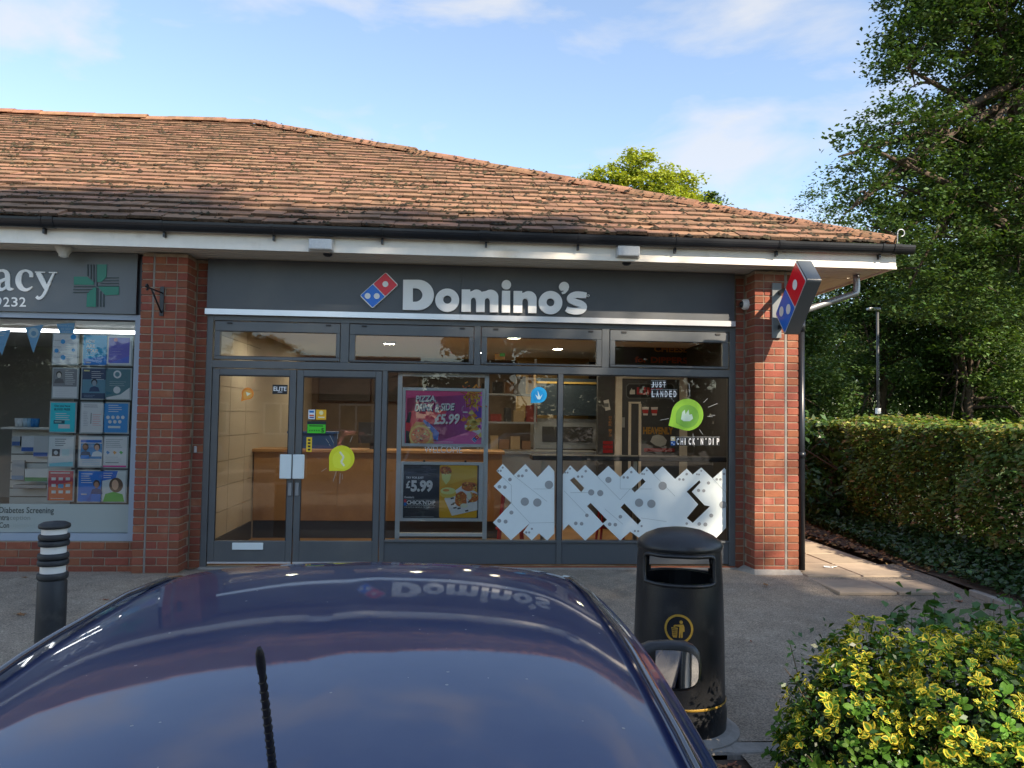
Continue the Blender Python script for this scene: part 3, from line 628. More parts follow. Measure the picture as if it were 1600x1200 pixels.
# ---------------------------------------------------------------- fittings
for px, py, lab in ((501, 382, 'clear ribbed bulkhead light on the white fascia left of the pizza sign'), (982, 392.5, 'clear ribbed bulkhead light on the white fascia right of the pizza sign')):
    c = onY(px, py, 7.2); t = thing('bulkhead_light', lab, 'light', c, 'bulkhead lights on the fascia')
    o = B('base', M('lamp_base', (.5, .5, .48), .5), t, (c.x-.118, c.x+.118, 7.222, 7.249, c.z-.06, c.z+.06)); bevel(o, .008, 2)
    o = B('lens', M('lens', (.62, .64, .64), .15, var=.12, vscale=60), t, (c.x-.108, c.x+.108, 7.175, 7.221, c.z-.052, c.z+.052)); bevel(o, .014, 2)
    for i in range(17): B('rib', MATS['lens'], o, (c.x-.098+i*.012, c.x-.092+i*.012, 7.17, 7.1755, c.z-.045, c.z+.042))
for px, py, lab in ((512, 400, 'small black dome sensor under the eaves left of the pizza sign'), (979, 408, 'small black dome sensor under the eaves right of the pizza sign')):
    c = onY(px, py, 7.36); o = MB().lathe([(0, -.03), (.025, -.028), (.042, -.015), (.046, 0)], (c.x, 7.36, 3.037), 16).build('dome_sensor', MATS['gutter_black'], None, smooth=True); tag(o, lab, 'sensor', 'dome sensors under the eaves')
c = onY(100, 390, 7.42); sl_ = thing('eaves_spotlight', 'pale cone shaped spotlight hanging under the eaves by the pharmacy sign', 'spotlight', (c.x, 7.42, 3.03))
MB().lathe([(.085, .005), (.08, -.01), (.045, -.06), (.042, -.085)], (c.x, 7.42, 3.03), 20).build('shade', M('cream_plastic', (.5, .49, .45), .4), sl_, smooth=True); MB().lathe([(0, -.095), (.03, -.09), (.038, -.07)], (c.x, 7.42, 3.03), 14).build('lens', MATS['lens'], sl_, smooth=True)
cc = thing('security_camera', 'white wall camera with black eye beside the projecting sign', 'camera', (2.985, 7.74, 2.72))
def xl(prof, c, n=20):
    b = MB(); b.lathe(prof, (0, 0, 0), n); b.v = [(c[0]+z, c[1]+x, c[2]+y) for x, y, z in b.v]; return b
xl([(0, .05), (.05, .048), (.056, .03), (.056, -.03), (.048, -.045), (.036, -.05)], (2.985, 7.69, 2.705)).build('housing', M('cam_white', (.78, .77, .74), .35), cc, smooth=True)
xl([(.036, -.048), (.034, -.062), (.02, -.075), (0, -.08)], (2.985, 7.69, 2.705)).build('eye', MATS['gutter_black'], cc, smooth=True)
B('mount', MATS['cam_white'], cc, (2.965, 3.0, 7.72, 7.768, 2.68, 2.73))
hb = thing('hanging_bracket', 'black scrolled iron bracket on the left brick pier', 'bracket', (-2.79, 7.5, 2.6))
hx = onY(253, 470, 7.49).x
B('back_plate', MATS['gutter_black'], hb, (hx-.018, hx+.018, 7.483, 7.498, 2.42, 2.70)); A_ = Vector((hx, 7.485, 2.64)); E_ = Vector((hx, 7.15, 2.635))
sc_ = [E_+Vector((-.0, -.02-.025*math.cos(R(a)), .025*math.sin(R(a)))) for a in range(0, 330, 30)]
MB().tube([A_, E_]+sc_, .008, 6).tube([Vector((hx, 7.485, 2.45)), E_+Vector((.02, .03, -.01))], .008, 6).build('arm', MATS['gutter_black'], hb, smooth=True)
for px, py, lab, nm in ((305.5, 702, 'small pale call button on the brick beside the shop doors', 'call_button'), (1170.5, 759, 'small grey round button low on the right corner pier', 'call_button')):
    c = onY(px, py, 7.765); o = B(nm, M('btn', (.45, .45, .45), .4), None, (c.x-.013, c.x+.013, 7.745, 7.769, c.z-.032, c.z+.032)); bevel(o, .006, 2); tag(o, lab, 'button')
# ---------------------------------------------------------------- stickers and posters of the pizza shop
GY = FY+.0235                                                # just outside the glass
def tear(cx, cy, r_, ta, tl, n=26):
    pts = []
    for i in range(n+1):
        a = ta+35+(290*i/n); pts.append((cx+r_*math.cos(R(a)), cy+r_*math.sin(R(a))))
    pts.append((cx+tl*math.cos(R(ta)), cy+tl*math.sin(R(ta)))); return pts
def leafsticker(lab, c1, c2, cx, cy, r_, ta, tl, extra=None):
    a = Art(GY); a.poly(c1, tear(cx, cy, r_, ta, tl), 0); a.poly(c2, tear(cx, cy+r_*.1, r_*.72, ta, tl*.6), 1)
    if extra: extra(a)
    o = a.build('balloon_sticker'); tag(o, lab, 'sticker', 'leaf shaped balloon stickers on the shop glass'); return o
wh = (235, 240, 238)
leafsticker('small orange leaf shaped balloon sticker on the left door', (240, 140, 40), (246, 166, 66), 387, 615, 9.5, 130, 16, lambda a: a.poly((255, 235, 200), [(384, 612), (392, 615), (386, 619)], 2))
leafsticker('big lime yellow leaf shaped balloon sticker on the right door', (226, 226, 40), (234, 240, 60), 534, 716, 20, 135, 28, lambda a: a.stroke((238, 246, 200), [(531, 706), (537, 714), (533, 722), (538, 728)], 3, 2))
leafsticker('sky blue leaf shaped balloon sticker on the middle pane', (30, 165, 225), (20, 150, 215), 842, 617, 12.5, 135, 18, lambda a: a.poly((200, 230, 245), [(836, 616), (841, 620), (840, 610), (844, 620), (848, 616), (844, 624), (840, 624)], 2))
leafsticker('large lime green leaf shaped balloon sticker on the right pane', (150, 205, 60), (118, 176, 62), 1074, 648, 25, 150, 34, lambda a: a.poly((200, 225, 205), [(1064, 655), (1066, 644), (1070, 640), (1071, 647), (1076, 640), (1077, 648), (1081, 647), (1083, 654), (1078, 658), (1068, 658)], 2))
for nm, cx, cy, r0_, r1_, k, sd_ in (('streak_sticker', 533, 714, 25, 42, 9, 3), ('streak_sticker', 1075, 648, 30, 52, 13, 5)):
    g_ = random.Random(sd_); o = thing(nm, 'thin white streaks printed round the big yellow sticker on the door' if sd_ == 3 else 'thin white streaks printed round the large green sticker', 'sticker', onY(cx, cy, GY))
    for i in range(k):
        a = Art(GY+i*.00005)
        an = g_.uniform(0, 360); q0 = r0_*g_.uniform(.95, 1.2); q1 = g_.uniform(q0+4, r1_); a.stroke((190, 196, 196), [(cx+q0*math.cos(R(an)), cy+q0*math.sin(R(an))), (cx+q1*math.cos(R(an+g_.uniform(-5, 5))), cy+q1*math.sin(R(an)))], .45, 0); a.build('streak', o)
def tiles_text(lab, words, extra=None):
    a = Art(GY)
    for s_, x0, y0, x1, y1, strike in words:
        n_ = len(s_); wd = (x1-x0)/n_
        for i, ch in enumerate(s_):
            u0 = x0+i*wd; sl2 = (y1-y0)*0; a.rect((22, 24, 26), u0+.3, y0, u0+wd-.3, y1, 0); a.rect((190, 195, 195), u0+.3, y0-.5, u0+wd-.3, y0, 0)
            if ch not in " '": a.text(wh, ch, u0+wd*.2, y0+1.5, u0+wd*(.42 if ch == 'I' else .8), y1-1.5, 1, .03)
            elif ch == "'": a.rect(wh, u0+wd*.4, y0+1.5, u0+wd*.6, y0+4, 1)
        if strike: a.stroke(wh, [(x0, (y0+y1)/2), (x1, (y0+y1)/2+.3)], .6, 2)
    if extra: extra(a)
    o = a.build('lettering_sticker'); tag(o, lab, 'sticker'); return o
tiles_text('white on black JUST LANDED lettering at the top of the right pane', [('JUST', 1017, 595, 1041, 607, True), ('LANDED', 1017, 609, 1058, 622, True)])
def ld(a): a.rect((205, 190, 150), 1048, 682, 1055, 689, 0); a.rect((30, 90, 160), 1048, 689, 1055, 696, 0); a.ell(wh, 1050, 692, 1, ly=1); a.ell(wh, 1053, 694, 1, ly=1); a.ell(wh, 1051.5, 685.5, 1.1, ly=1)
tiles_text("white on black CHICK'N'DIP lettering under the green sticker", [("CHICK'N'DIP", 1056, 683, 1125, 696.5, False)], ld)
a = Art(GY); a.rect((25, 25, 25), 426, 601, 449, 616, 0).text(wh, 'ELITE', 427.5, 604, 447.5, 611, 1, .02).rect(wh, 434, 612, 441, 613, 1); tag(a.build('door_sticker'), 'black sticker reading ELITE high on the left door', 'sticker')
a = Art(GY); a.rect((225, 230, 232), 482, 640, 492, 655, 0).rect((40, 110, 180), 483.5, 641.5, 490.5, 645, 1).rect((220, 90, 50), 483.5, 648, 490.5, 650.5, 1).rect((40, 60, 130), 483.5, 651.5, 490.5, 653.5, 1); tag(a.build('door_sticker'), 'small white card payment sticker on the right door', 'sticker')
a = Art(GY); a.rect((238, 178, 30), 494, 640, 509.5, 656, 0).ell((250, 225, 160), 502, 645, 3.4, ly=1).rect((250, 230, 190), 497, 651, 507, 653, 1); tag(a.build('door_sticker'), 'square orange yellow sticker on the right door', 'sticker')
a = Art(GY); a.rect((20, 40, 40), 480, 658, 509, 678, 0).rect((70, 200, 40), 480.5, 663, 508.5, 677, 1).rect((30, 90, 20), 483, 664.5, 505, 666.5, 2).text((20, 60, 20), '5', 502, 669, 506, 676, 2, .03)
for i in range(5): a.ell((30, 110, 20), 484+i*3.6, 672.5, 1.1, ly=2, n=8)
tag(a.build('door_sticker'), 'green hygiene rating sticker showing 5 on the right door', 'sticker')
a = Art(GY); a.rect((235, 200, 40), 479, 683, 487, 706, 0)
for i in range(4): a.rect((40, 40, 30), 481, 686+i*5, 485, 689+i*5, 1)
tag(a.build('door_sticker'), 'narrow yellow and black warning sticker beside the right handle', 'sticker')
a = Art(GY); a.text((165, 170, 172), 'WELCOME', 663, 696.5, 722, 708, 0); tag(a.build('lettering_sticker'), 'grey WELCOME lettering between the two posters', 'sticker')
def c5(x, y): return (590+x/3.53, 560+y/3.53)
def c6(x, y): return (860+x/3.53, 560+y/3.53)
gd = (148, 152, 152)
def domino_vinyl(lab, cf, outline, holes, dots, seams):
    t = thing('domino_vinyl', lab, 'window sticker', (0, GY, .3), 'white domino stickers low on the shop panes')
    a = Art(GY); a.poly(MATS['vinyl_white'], [cf(*p) for p in outline], 0, [[cf(*p) for p in h][::-1] for h in holes]); a.build('film', t)
    for x, y, r_ in dots: a = Art(GY-.001); a.poly(gd, [cf(*p) for p in circ(x, y, r_, 18)], 1); a.build('dot', t)
    for s_ in seams: a = Art(GY-.001); a.stroke((160, 172, 172), [cf(*p) for p in s_], .5, 1); a.build('seam', t)
domino_vinyl('white domino tile sticker cluster on the middle pane beside the posters', c5,
    [(690, 582), (750, 645), (815, 583), (882, 655), (945, 588), (975, 622), (975, 965), (935, 1005), (890, 965), (850, 1003), (803, 960), (840, 908), (735, 1003), (637, 905), (738, 797), (640, 705), (690, 655), (655, 620)], [],
    [(690, 602, 6), (665, 620, 6), (679, 620, 6), (730, 668, 10), (672, 708, 10), (702, 710, 10), (820, 618, 8), (778, 648, 8), (798, 648, 8), (945, 697, 23), (812, 790, 23), (881, 795, 23), (738, 850, 11), (671, 896, 11), (706, 900, 11), (851, 940, 6), (820, 960, 6), (836, 960, 6)],
    [[(690, 655), (738, 700), (738, 797)], [(750, 645), (935, 790)], [(738, 800), (840, 908)], [(840, 908), (972, 905)], [(860, 720), (972, 720)]])
domino_vinyl('long white domino tile sticker cluster across the right pane behind the bin', c6,
    [(68, 640), (110, 590), (148, 628), (192, 588), (258, 650), (320, 593), (385, 655), (447, 595), (490, 640), (530, 598), (570, 640), (618, 595), (688, 665), (752, 608), (785, 640), (832, 602), (895, 662), (960, 605), (968, 615), (968, 935), (905, 1000), (850, 955), (810, 945), (780, 975), (700, 1002), (600, 1002), (490, 990), (440, 955), (385, 1005), (293, 915), (192, 1005), (100, 915), (68, 950)],
    [[(130, 655), (187, 715), (170, 738), (108, 672)], [(222, 797), (312, 890), (290, 910), (202, 815)], [(508, 662), (525, 680), (465, 740), (447, 720)], [(408, 800), (500, 895), (483, 917), (387, 822)], [(822, 672), (828, 685), (780, 735), (850, 810), (880, 816), (785, 907), (752, 880), (815, 805), (752, 735)]],
    [(108, 608, 6), (82, 630, 5), (95, 630, 5), (195, 622, 7), (153, 652, 7), (175, 652, 7), (320, 670, 17), (225, 739, 17), (275, 743, 17), (446, 627, 7), (405, 656, 7), (426, 657, 7), (532, 618, 5), (506, 637, 5), (517, 638, 5), (619, 703, 23), (489, 796, 23), (557, 802, 23), (752, 638, 7), (712, 667, 7), (733, 668, 7), (832, 620, 5), (808, 639, 5), (820, 640, 5), (872, 687, 9), (817, 728, 9), (846, 730, 9), (957, 637, 7), (918, 667, 7), (938, 667, 7), (952, 807, 20), (887, 867, 11), (821, 913, 10), (855, 916, 11), (752, 911, 7), (711, 940, 6), (731, 941, 6), (201, 866, 10), (140, 910, 10), (172, 912, 10), (386, 873, 10), (327, 915, 10), (358, 917, 10), (503, 925, 6), (466, 952, 6), (484, 953, 6)],
    [[(258, 650), (385, 780), (440, 720)], [(75, 730), (200, 860)], [(570, 640), (688, 760)], [(385, 655), (385, 720), (560, 720)], [(500, 880), (640, 900)], [(110, 740), (220, 740)], [(895, 662), (968, 740)], [(300, 830), (400, 915)]])
# poster stand inside the middle pane
PY = 7.88
st = thing('poster_stand', 'pale aluminium frame of two uprights and rails holding the posters', 'stand', (.2, PY, .02))
ux = (onY(625.5, 585, PY).x, onY(761, 585, PY).x)
for x in ux: B('upright', MATS['pale_alu'], st, (x-.022, x+.022, PY, PY+.03, .02, 1.99))
for z in (fz(690, 586, PY), fz(690, 835.5, PY)): B('rail', MATS['letter_white'], st, (ux[0]+.023, ux[1]-.023, PY+.002, PY+.028, z-.017, z+.017))
def pframe(lab, fr, pr, art):
    t = thing('advert_poster', lab, 'poster', (onY((fr[0]+fr[2])/2, fr[3], PY-.02).x, PY-.02, onY(fr[0], fr[3], PY-.02).z))
    Y = PY-.022; a = onY(fr[0], fr[1], Y); b = onY(fr[2], fr[3], Y); c = onY(pr[0], pr[1], Y); d = onY(pr[2], pr[3], Y)
    o = B('frame', MATS['pale_alu'], t, (a.x, c.x, Y, Y+.018, b.z, a.z), (d.x, b.x, Y, Y+.018, b.z, a.z), (c.x, d.x, Y, Y+.018, c.z, a.z), (c.x, d.x, Y, Y+.018, b.z, d.z)); bevel(o, .003, 1)
    for f_ in (.28, .78): x = a.x+(b.x-a.x)*f_; B('clip', MATS['rubber'], t, (x-.01, x+.01, Y-.004, Y+.01, a.z-.002, a.z+.018))
    art(Art(Y+.014, .0012, .14), t); return t
def fry(a, g_, x, y, l_, an, c, wd=2.2, ly=3): a.stroke(c, [(x, y), (x+l_*math.cos(R(an)), y+l_*math.sin(R(an)))], wd, ly)
def art1(a, t):
    # magenta to purple sheet in slanted bands
    n_ = 40
    for i in range(n_):
        f = i/(n_-1); c = (int(252-52*f**1.5), int(82+22*f), int(122+76*f**1.1)); x0 = 634+118*i/n_; a.rect(c, x0, 610, x0+118/n_, 694, 0)
    a.poly((228, 60, 80), [(640, 642), (700, 640), (688, 660), (640, 668)], 1); a.poly((196, 90, 150), [(672, 694), (752, 668), (752, 694)], 1); a.poly((206, 66, 120), [(634, 610), (752, 610), (752, 616), (634, 622)], 1)
    sh = (58, 64, 96)
    for dx, dy, c, ly in ((1.3, 1.1, sh, 3), (0, 0, wh, 4)):
        a.text(c, 'PIZZA,', 649+dx, 618+dy, 681+dx, 630+dy, ly, .035, .12, .03); a.text(c, 'DRINK', 648+dx, 631+dy, 676+dx, 643+dy, ly, .035, .12, .03); a.text(c, '&', 679+dx, 631+dy, 686+dx, 644+dy, ly, .035, .1); a.text(c, 'SIDE', 688+dx, 630+dy, 709+dx, 642+dy, ly, .035, .12, .03)
        a.text(c if ly == 4 else (140, 20, 70), '£5.99', 678+dx, 647+dy, 717+dx, 664+dy, ly, .04, .12, .03)
    g_ = random.Random(4)
    # drink bottle
    a.poly((40, 34, 44), [(639, 643), (643, 643), (642, 652), (640, 664), (641, 694), (634, 694), (634, 660), (637, 652)], 2); a.poly((200, 40, 50), [(634, 660), (641, 661), (641, 674), (634, 673)], 3)
    # pizza in its box
    a.poly((40, 100, 180), [(662, 655), (671, 661), (686, 676), (684, 689), (678, 686), (660, 664)], 2); a.rect(wh, 668, 667, 672.5, 669, 3)
    a.poly((196, 140, 70), [(638, 690), (642, 668), (650, 659), (662, 660), (676, 676), (678, 694), (638, 694)], 2)
    a.ell((226, 176, 96), 657, 681, 18, 17, 3, 24, 120, 420); a.ell((206, 120, 72), 657, 681, 15, 14, 4, 24)
    for i in range(46):
        an = g_.uniform(0, 360); r_ = 13*g_.random()**.5; a.ell(g_.choice([(236, 200, 120), (190, 60, 50), (214, 96, 90), (240, 214, 150), (150, 70, 40)]), 657+r_*math.cos(R(an)), 681+r_*math.sin(R(an))*.95, g_.uniform(.8, 1.9), ly=5, n=7)
    for an in (20, 80, 140): a.stroke((150, 84, 44), [(657-15*math.cos(R(an)), 681-14*math.sin(R(an))), (657+15*math.cos(R(an)), 681+14*math.sin(R(an)))], .5, 6)
    for i in range(75): fry(a, g_, 738+g_.gauss(0, 7), 620+g_.gauss(0, 8), g_.uniform(5, 11), g_.uniform(0, 360), g_.choice([(214, 140, 50), (190, 104, 40), (232, 170, 70), (160, 80, 34)]), 1.7, 3+i % 3)
    a.poly((96, 58, 150), [(738, 648), (752, 634), (752, 652), (744, 658)], 2); a.poly((216, 214, 216), [(726, 664), (736, 658), (752, 672), (750, 680), (738, 674), (726, 671)], 2)
    for i in range(26):
        x, y = 738+g_.gauss(0, 7), 660+g_.gauss(0, 7); a.poly(g_.choice([(226, 160, 70), (204, 130, 54), (236, 184, 104)]), [(x-5, y+2), (x+1, y-4), (x+6, y+2), (x, y+4)], 4+i % 2)
    for q_ in ([(722, 642), (722, 637), (725, 634)], [(723, 648), (726, 652)]): a.stroke(wh, q_, .7, 3)
    a.rect(wh, 723, 643, 731, 645, 3); a.rect((230, 200, 220), 676, 690, 708, 691, 3)
    L_ = [(745, 679), (749, 683.5), (742, 691), (737.5, 686.5)]; a.poly(wh, inset(L_, -.12), 5); m1, m2 = lerp2(L_[0], L_[3], .5), lerp2(L_[1], L_[2], .5); a.poly((214, 20, 44), [L_[0], L_[1], m2, m1], 6); a.poly((0, 90, 170), [m1, m2, L_[2], L_[3]], 6)
    a.ell(wh, 745, 683.5, .9, ly=7, n=8); a.ell(wh, 740.8, 687, .8, ly=7, n=8); a.ell(wh, 742.6, 688.2, .8, ly=7, n=8); a.build('print', t)
def art2(a, t):
    a.rect((40, 44, 50), 631, 726, 747, 810, 0); a.poly((246, 150, 20), rquad([(687, 727), (746, 727), (745, 809), (686, 809)], 3), 1); a.poly((248, 160, 36), [(689, 728), (744, 728), (744, 745), (689, 760)], 2)
    g_ = random.Random(8)
    for i in range(18): y = 727+g_.random()*28; x = 633+g_.random()*40; a.poly((70, 74, 82), [(x, y), (x+g_.uniform(6, 14), y-1), (x+g_.uniform(6, 14), y+.5), (x, y+1)], 1)
    a.text(wh, 'TRY FOR JUST', 634.5, 744.5, 662, 749, 2, .03); a.text(wh, '£', 634.5, 751, 641, 763, 2, .04); a.text(wh, '5.99', 642, 750, 676, 769, 2, .05)
    a.text(wh, "Domino's", 632, 775, 647, 778.5, 2, .03); a.text(wh, "CHICK'N'DIP", 635.5, 781.5, 680, 788.5, 2, .03); a.rect((180, 60, 70), 631, 780, 635, 785, 2); a.rect((40, 100, 170), 631, 785, 635, 790, 2); a.rect((190, 195, 195), 634, 789.5, 680, 790.1, 2); a.rect((190, 195, 195), 634, 780, 680, 780.5, 2)
    a.text((190, 190, 190), 'DIP INTO A WORLD OF FLAVOUR', 632, 791.5, 679, 793.5, 2); a.rect((170, 174, 176), 632, 807, 678, 807.6, 2)
    a.poly((206, 204, 200), [(694, 779), (724, 757), (746, 770), (746, 797), (706, 806)], 2)
    for i in range(12): x = 700+g_.random()*40; y = 776+g_.random()*22; a.poly((50, 50, 52), [(x, y), (x+5, y-1), (x+5.6, y+1.2), (x+.6, y+2.2)], 3)
    a.ell((232, 176, 72), 700, 771, 13, 7, 3); a.ell((242, 206, 128), 700, 767, 12, 5.5, 4); a.ell((214, 140, 60), 697, 766, 5, 2, 5)
    def nug(cx, cy, rx, ry, cut=None):
        a.poly((176, 96, 30), [(cx+rx*math.cos(R(q_))*g_.uniform(.85, 1.1), cy+ry*math.sin(R(q_))*g_.uniform(.85, 1.1)) for q_ in range(0, 360, 24)], 5)
        for i in range(22): q_ = g_.uniform(0, 360); r_ = g_.random()**.5*.85; a.ell(g_.choice([(206, 128, 44), (226, 150, 60), (150, 74, 24), (236, 176, 90)]), cx+rx*r_*math.cos(R(q_)), cy+ry*r_*math.sin(R(q_)), g_.uniform(.8, 2), ly=6, n=7)
        if cut: a.ell((240, 222, 180), cx+cut[0], cy+cut[1], cut[2], cut[3], 7, 12)
    nug(697, 735, 9, 7); a.poly((232, 200, 120), [(690, 740), (705, 741), (703, 750), (697, 757), (691, 749)], 6); nug(733, 760, 13, 8); nug(720, 780, 10, 13, (5, 10, 6, 3.5)); nug(738, 777, 9, 8, (-5, -2, 4, 6)); a.build('print', t)
pframe('pink and purple landscape poster reading PIZZA, DRINK & SIDE £5.99', (629.5, 605, 757.5, 699), (634, 610, 752, 694), art1)
pframe("black and yellow landscape poster reading £5.99 CHICK'N'DIP", (626.5, 721, 754, 815), (631, 726, 747, 810), art2)
a = Art(7.86); a.rect((230, 140, 40), 773, 553, 789, 562, 0).rect((120, 190, 60), 781, 552, 789, 557, 1); tag(a.build('window_card'), 'small orange and green card in the third top window', 'card')
# ---------------------------------------------------------------- pizza shop interior
M('floor_wood', (.30, .16, .055), .4, var=.25, vscale=6, c2=(.22, .11, .035), c2scale=3)
M('counter_wood', (.36, .19, .07), .45, var=.16, vscale=3.5, c2=(.29, .145, .05), c2scale=2)
M('wall_cream', (.46, .41, .33), .5, var=.06, vscale=2); M('wall_dark', (.035, .034, .036), .6, var=.2, vscale=3); M('wall_brown', (.13, .10, .075), .7, var=.2, vscale=3)
M('plinth', (.045, .045, .048), .5); M('ceiling_white', (.86, .86, .84), .8); M('steel', (.40, .40, .39), .35, metal=.7, var=.1, vscale=6); M('red_gloss', (.42, .012, .02), .35); M('joinery', (.58, .52, .42), .5)
M('lamp_on', (1, .86, .62), emit=80); M('tube_on', (.95, .97, 1), emit=3.2)
def struct(name, mat, *bx): return tag(B(name, mat, None, *bx), kind='structure')
struct('shop_floor', MATS['floor_wood'], (-2.47, 3.3, 7.86, 13.4, -.05, .012)); struct('shop_ceiling', MATS['ceiling_white'], (-2.6, 3.3, 7.86, 13.4, 2.50, 2.56))
struct('shop_back_wall', MATS['wall_brown'], (-2.47, 3.3, 13.3, 13.4, .0, 2.62)); struct('shop_right_wall', MATS['wall_dark'], (3.18, 3.28, 7.87, 13.3, .0, 2.62))
tl = B('shop_left_wall', MATS['wall_cream'], None, (-2.53, -2.44, 7.87, 13.3, .0, 2.62)); tag(tl, kind='structure')
for r_ in range(9):
    for i in range(3): y0 = 7.9+i*.62; o = B('wall_tile', MATS['wall_cream'], tl, (-2.44, -2.428, y0, y0+.612, .22+r_*.262, .22+r_*.262+.256))
B('skirting', MATS['plinth'], tl, (-2.44, -2.415, 7.88, 9.48, .012, .215))
ct = thing('counter', 'long wood panelled service counter behind the doors', 'counter', (-1.1, 9.6, 0))
for i in range(6): o = B('front_panel', MATS['counter_wood'], ct, (-2.41+i*.5, -2.41+i*.5+.499, 9.5, 9.56, .225, 1.045)); bevel(o, .002, 1)
B('plinth', MATS['plinth'], ct, (-2.41, .59, 9.53, 9.6, .012, .224)); o = B('counter_top', MATS['counter_wood'], ct, (-2.43, .62, 9.47, 10.05, 1.047, 1.085)); bevel(o, .004, 1)
til = thing('till', 'dark till screen on the counter behind the right door', 'till', (-1.0, 9.75, 1.09)); o = B('screen', MATS['wall_dark'], til, (-1.2, -.85, 9.72, 9.75, 1.16, 1.42)); B('stand', MATS['wall_dark'], til, (-1.06, -.98, 9.74, 9.8, 1.086, 1.2))
bx_ = thing('blue_crate', 'blue plastic crate on the counter behind the left door', 'crate', (-1.75, 9.85, 1.09)); B('tub', M('crate_blue', (.02, .07, .22), .5), bx_, (-2.05, -1.5, 9.72, 10.0, 1.086, 1.27)); B('rim', MATS['crate_blue'], bx_, (-2.07, -1.48, 9.70, 10.02, 1.27, 1.295))
mb = thing('menu_board', 'dark menu board above the counter', 'menu board', (-1.2, 13.2, 1.9))
for i in range(3): B('panel', MATS['wall_dark'], mb, (-2.3+i*.9, -1.45+i*.9, 13.2, 13.28, 1.75, 2.45))
# ceiling lights
for i, (x, y) in enumerate(((-1.9, 8.9), (-.9, 10.4), (-.35, 8.9), (.7, 9.3), (1.45, 10.9), (2.2, 9.2), (.4, 11.8), (-1.7, 11.6))):
    t = thing('downlight', 'warm round downlight in the pizza shop ceiling, '+('over the tiled wall by the left door', 'behind the counter over the till', 'just inside the right door', 'over the ledge table behind the posters', 'over the oven', 'in front of the black partition', 'deepest over the kitchen rack', 'deepest behind the counter')[i], 'light', (x, y, 2.50), 'downlights in the pizza shop ceiling')
    MB().lathe([(.072, -.008), (.075, -.03 if y < 10.5 else -.010), (.09, -.03 if y < 10.5 else -.010), (.095, 0)], (x, y, 2.50), 20).build('rim', MATS['vinyl_white'], t); MB().lathe([(0, -.006), (.07, -.006)], (x, y, 2.50), 20).build('lamp', MATS['lamp_on'], t)  # front lamps have deeper rims, added to block their reflections in the car
# window bar with red stools
wb = thing('window_bar', 'black ledge table along the inside of the right panes', 'table', (1.6, 8.25, 0)); o = B('top', MATS['wall_dark'], wb, (.82, 3.15, 8.05, 8.4, 1.06, 1.11)); bevel(o, .006, 1)
for x in (.95, 1.95, 3.0): B('leg', MATS['steel'], wb, (x-.02, x+.02, 8.2, 8.24, .012, 1.06))
def stool(x, y, lab):
    t = thing('bar_stool', lab, 'stool', (x, y, .012), 'red bar stools'); MB().lathe([(0, .78), (.17, .775), (.185, .75), (.17, .72), (0, .715)], (x, y, .0), 20).build('seat', MATS['red_gloss'], t, smooth=True)
    for a_ in (45, 135, 225, 315): c, s_ = math.cos(R(a_)), math.sin(R(a_)); MB().tube([(x+.11*c, y+.11*s_, .72), (x+.2*c, y+.2*s_, .012)], .014, 6).build('leg', MATS['red_gloss'], t)
    MB().lathe([(.15, .30), (.163, .30), (.163, .315), (.15, .315), (.15, .30)], (x, y, 0), 16).build('foot_ring', MATS['red_gloss'], t)
stool(.62, 8.35, 'red metal stool beside the poster stand'); stool(1.75, 8.55, 'red metal stool seen through the slots of the long domino sticker'); stool(2.35, 8.55, 'red metal stool under the ledge behind the litter bin')
# kitchen seen through the middle pane
kt = thing('kitchen_counter', 'steel kitchen worktop behind the middle pane', 'counter', (1, 11, 0)); B('cabinet', MATS['steel'], kt, (.35, 2.0, 10.7, 11.3, .012, 1.0)); B('worktop', MATS['steel'], kt, (.33, 2.02, 10.66, 11.32, 1.0, 1.04))
sh = thing('steel_rack', 'steel rack of red and brown boxes behind the middle pane', 'rack', (.7, 11.1, 1.04))
for z in (1.42, 1.82, 2.2): B('shelf', MATS['steel'], sh, (.32, 1.15, 10.9, 11.25, z, z+.025))
for x in (.33, 1.14): B('post', MATS['steel'], sh, (x-.015, x+.015, 10.92, 10.95, 1.04, 2.35))
g_ = random.Random(3)
for z in (1.05, 1.446, 1.846):
    x = .37; kb_ = 0
    while x < 1.05:
        wd = g_.uniform(.07, .16); h_ = g_.uniform(.1, .26); o = B('box', g_.choice([M('box_red', (.22, .03, .025), .6), M('box_brown', (.22, .12, .06), .7), M('box_grey', (.25, .25, .24), .5), MATS['wall_dark'], M('box_tan', (.36, .25, .13), .6)]), None, (x, x+wd, 10.95, 11.1, z+.0005, z+h_)); kb_ += 1; tag(o, ('first', 'second', 'third', 'fourth', 'fifth', 'sixth', 'seventh', 'eighth', 'ninth')[kb_-1]+' box from the left on the '+{1.05: 'worktop', 1.446: 'middle shelf', 1.846: 'upper shelf'}[z]+' of the kitchen rack', 'box', 'boxes on the kitchen rack'); x += wd+g_.uniform(.01, .05)
ov = thing('pizza_oven', 'wide oven with a dark hood in the kitchen', 'oven', (1.55, 11.5, 0)); B('hood', M('hood_blue', (.03, .045, .06), .45), ov, (1.2, 2.15, 11.35, 12.2, 1.55, 2.1)); B('body', MATS['steel'], ov, (1.2, 2.15, 11.4, 12.2, 1.05, 1.5)); B('mouth', MATS['wall_dark'], ov, (1.3, 2.05, 11.385, 11.41, 1.15, 1.38)); B('trim', M('brass', (.45, .30, .08), .4), ov, (1.2, 2.15, 11.335, 11.35, 2.02, 2.05))
struct('tan_panel_wall', M('tan_board', (.42, .28, .11), .6, var=.12, vscale=5), (1.0, 2.2, 12.6, 12.7, 1.5, 2.6))
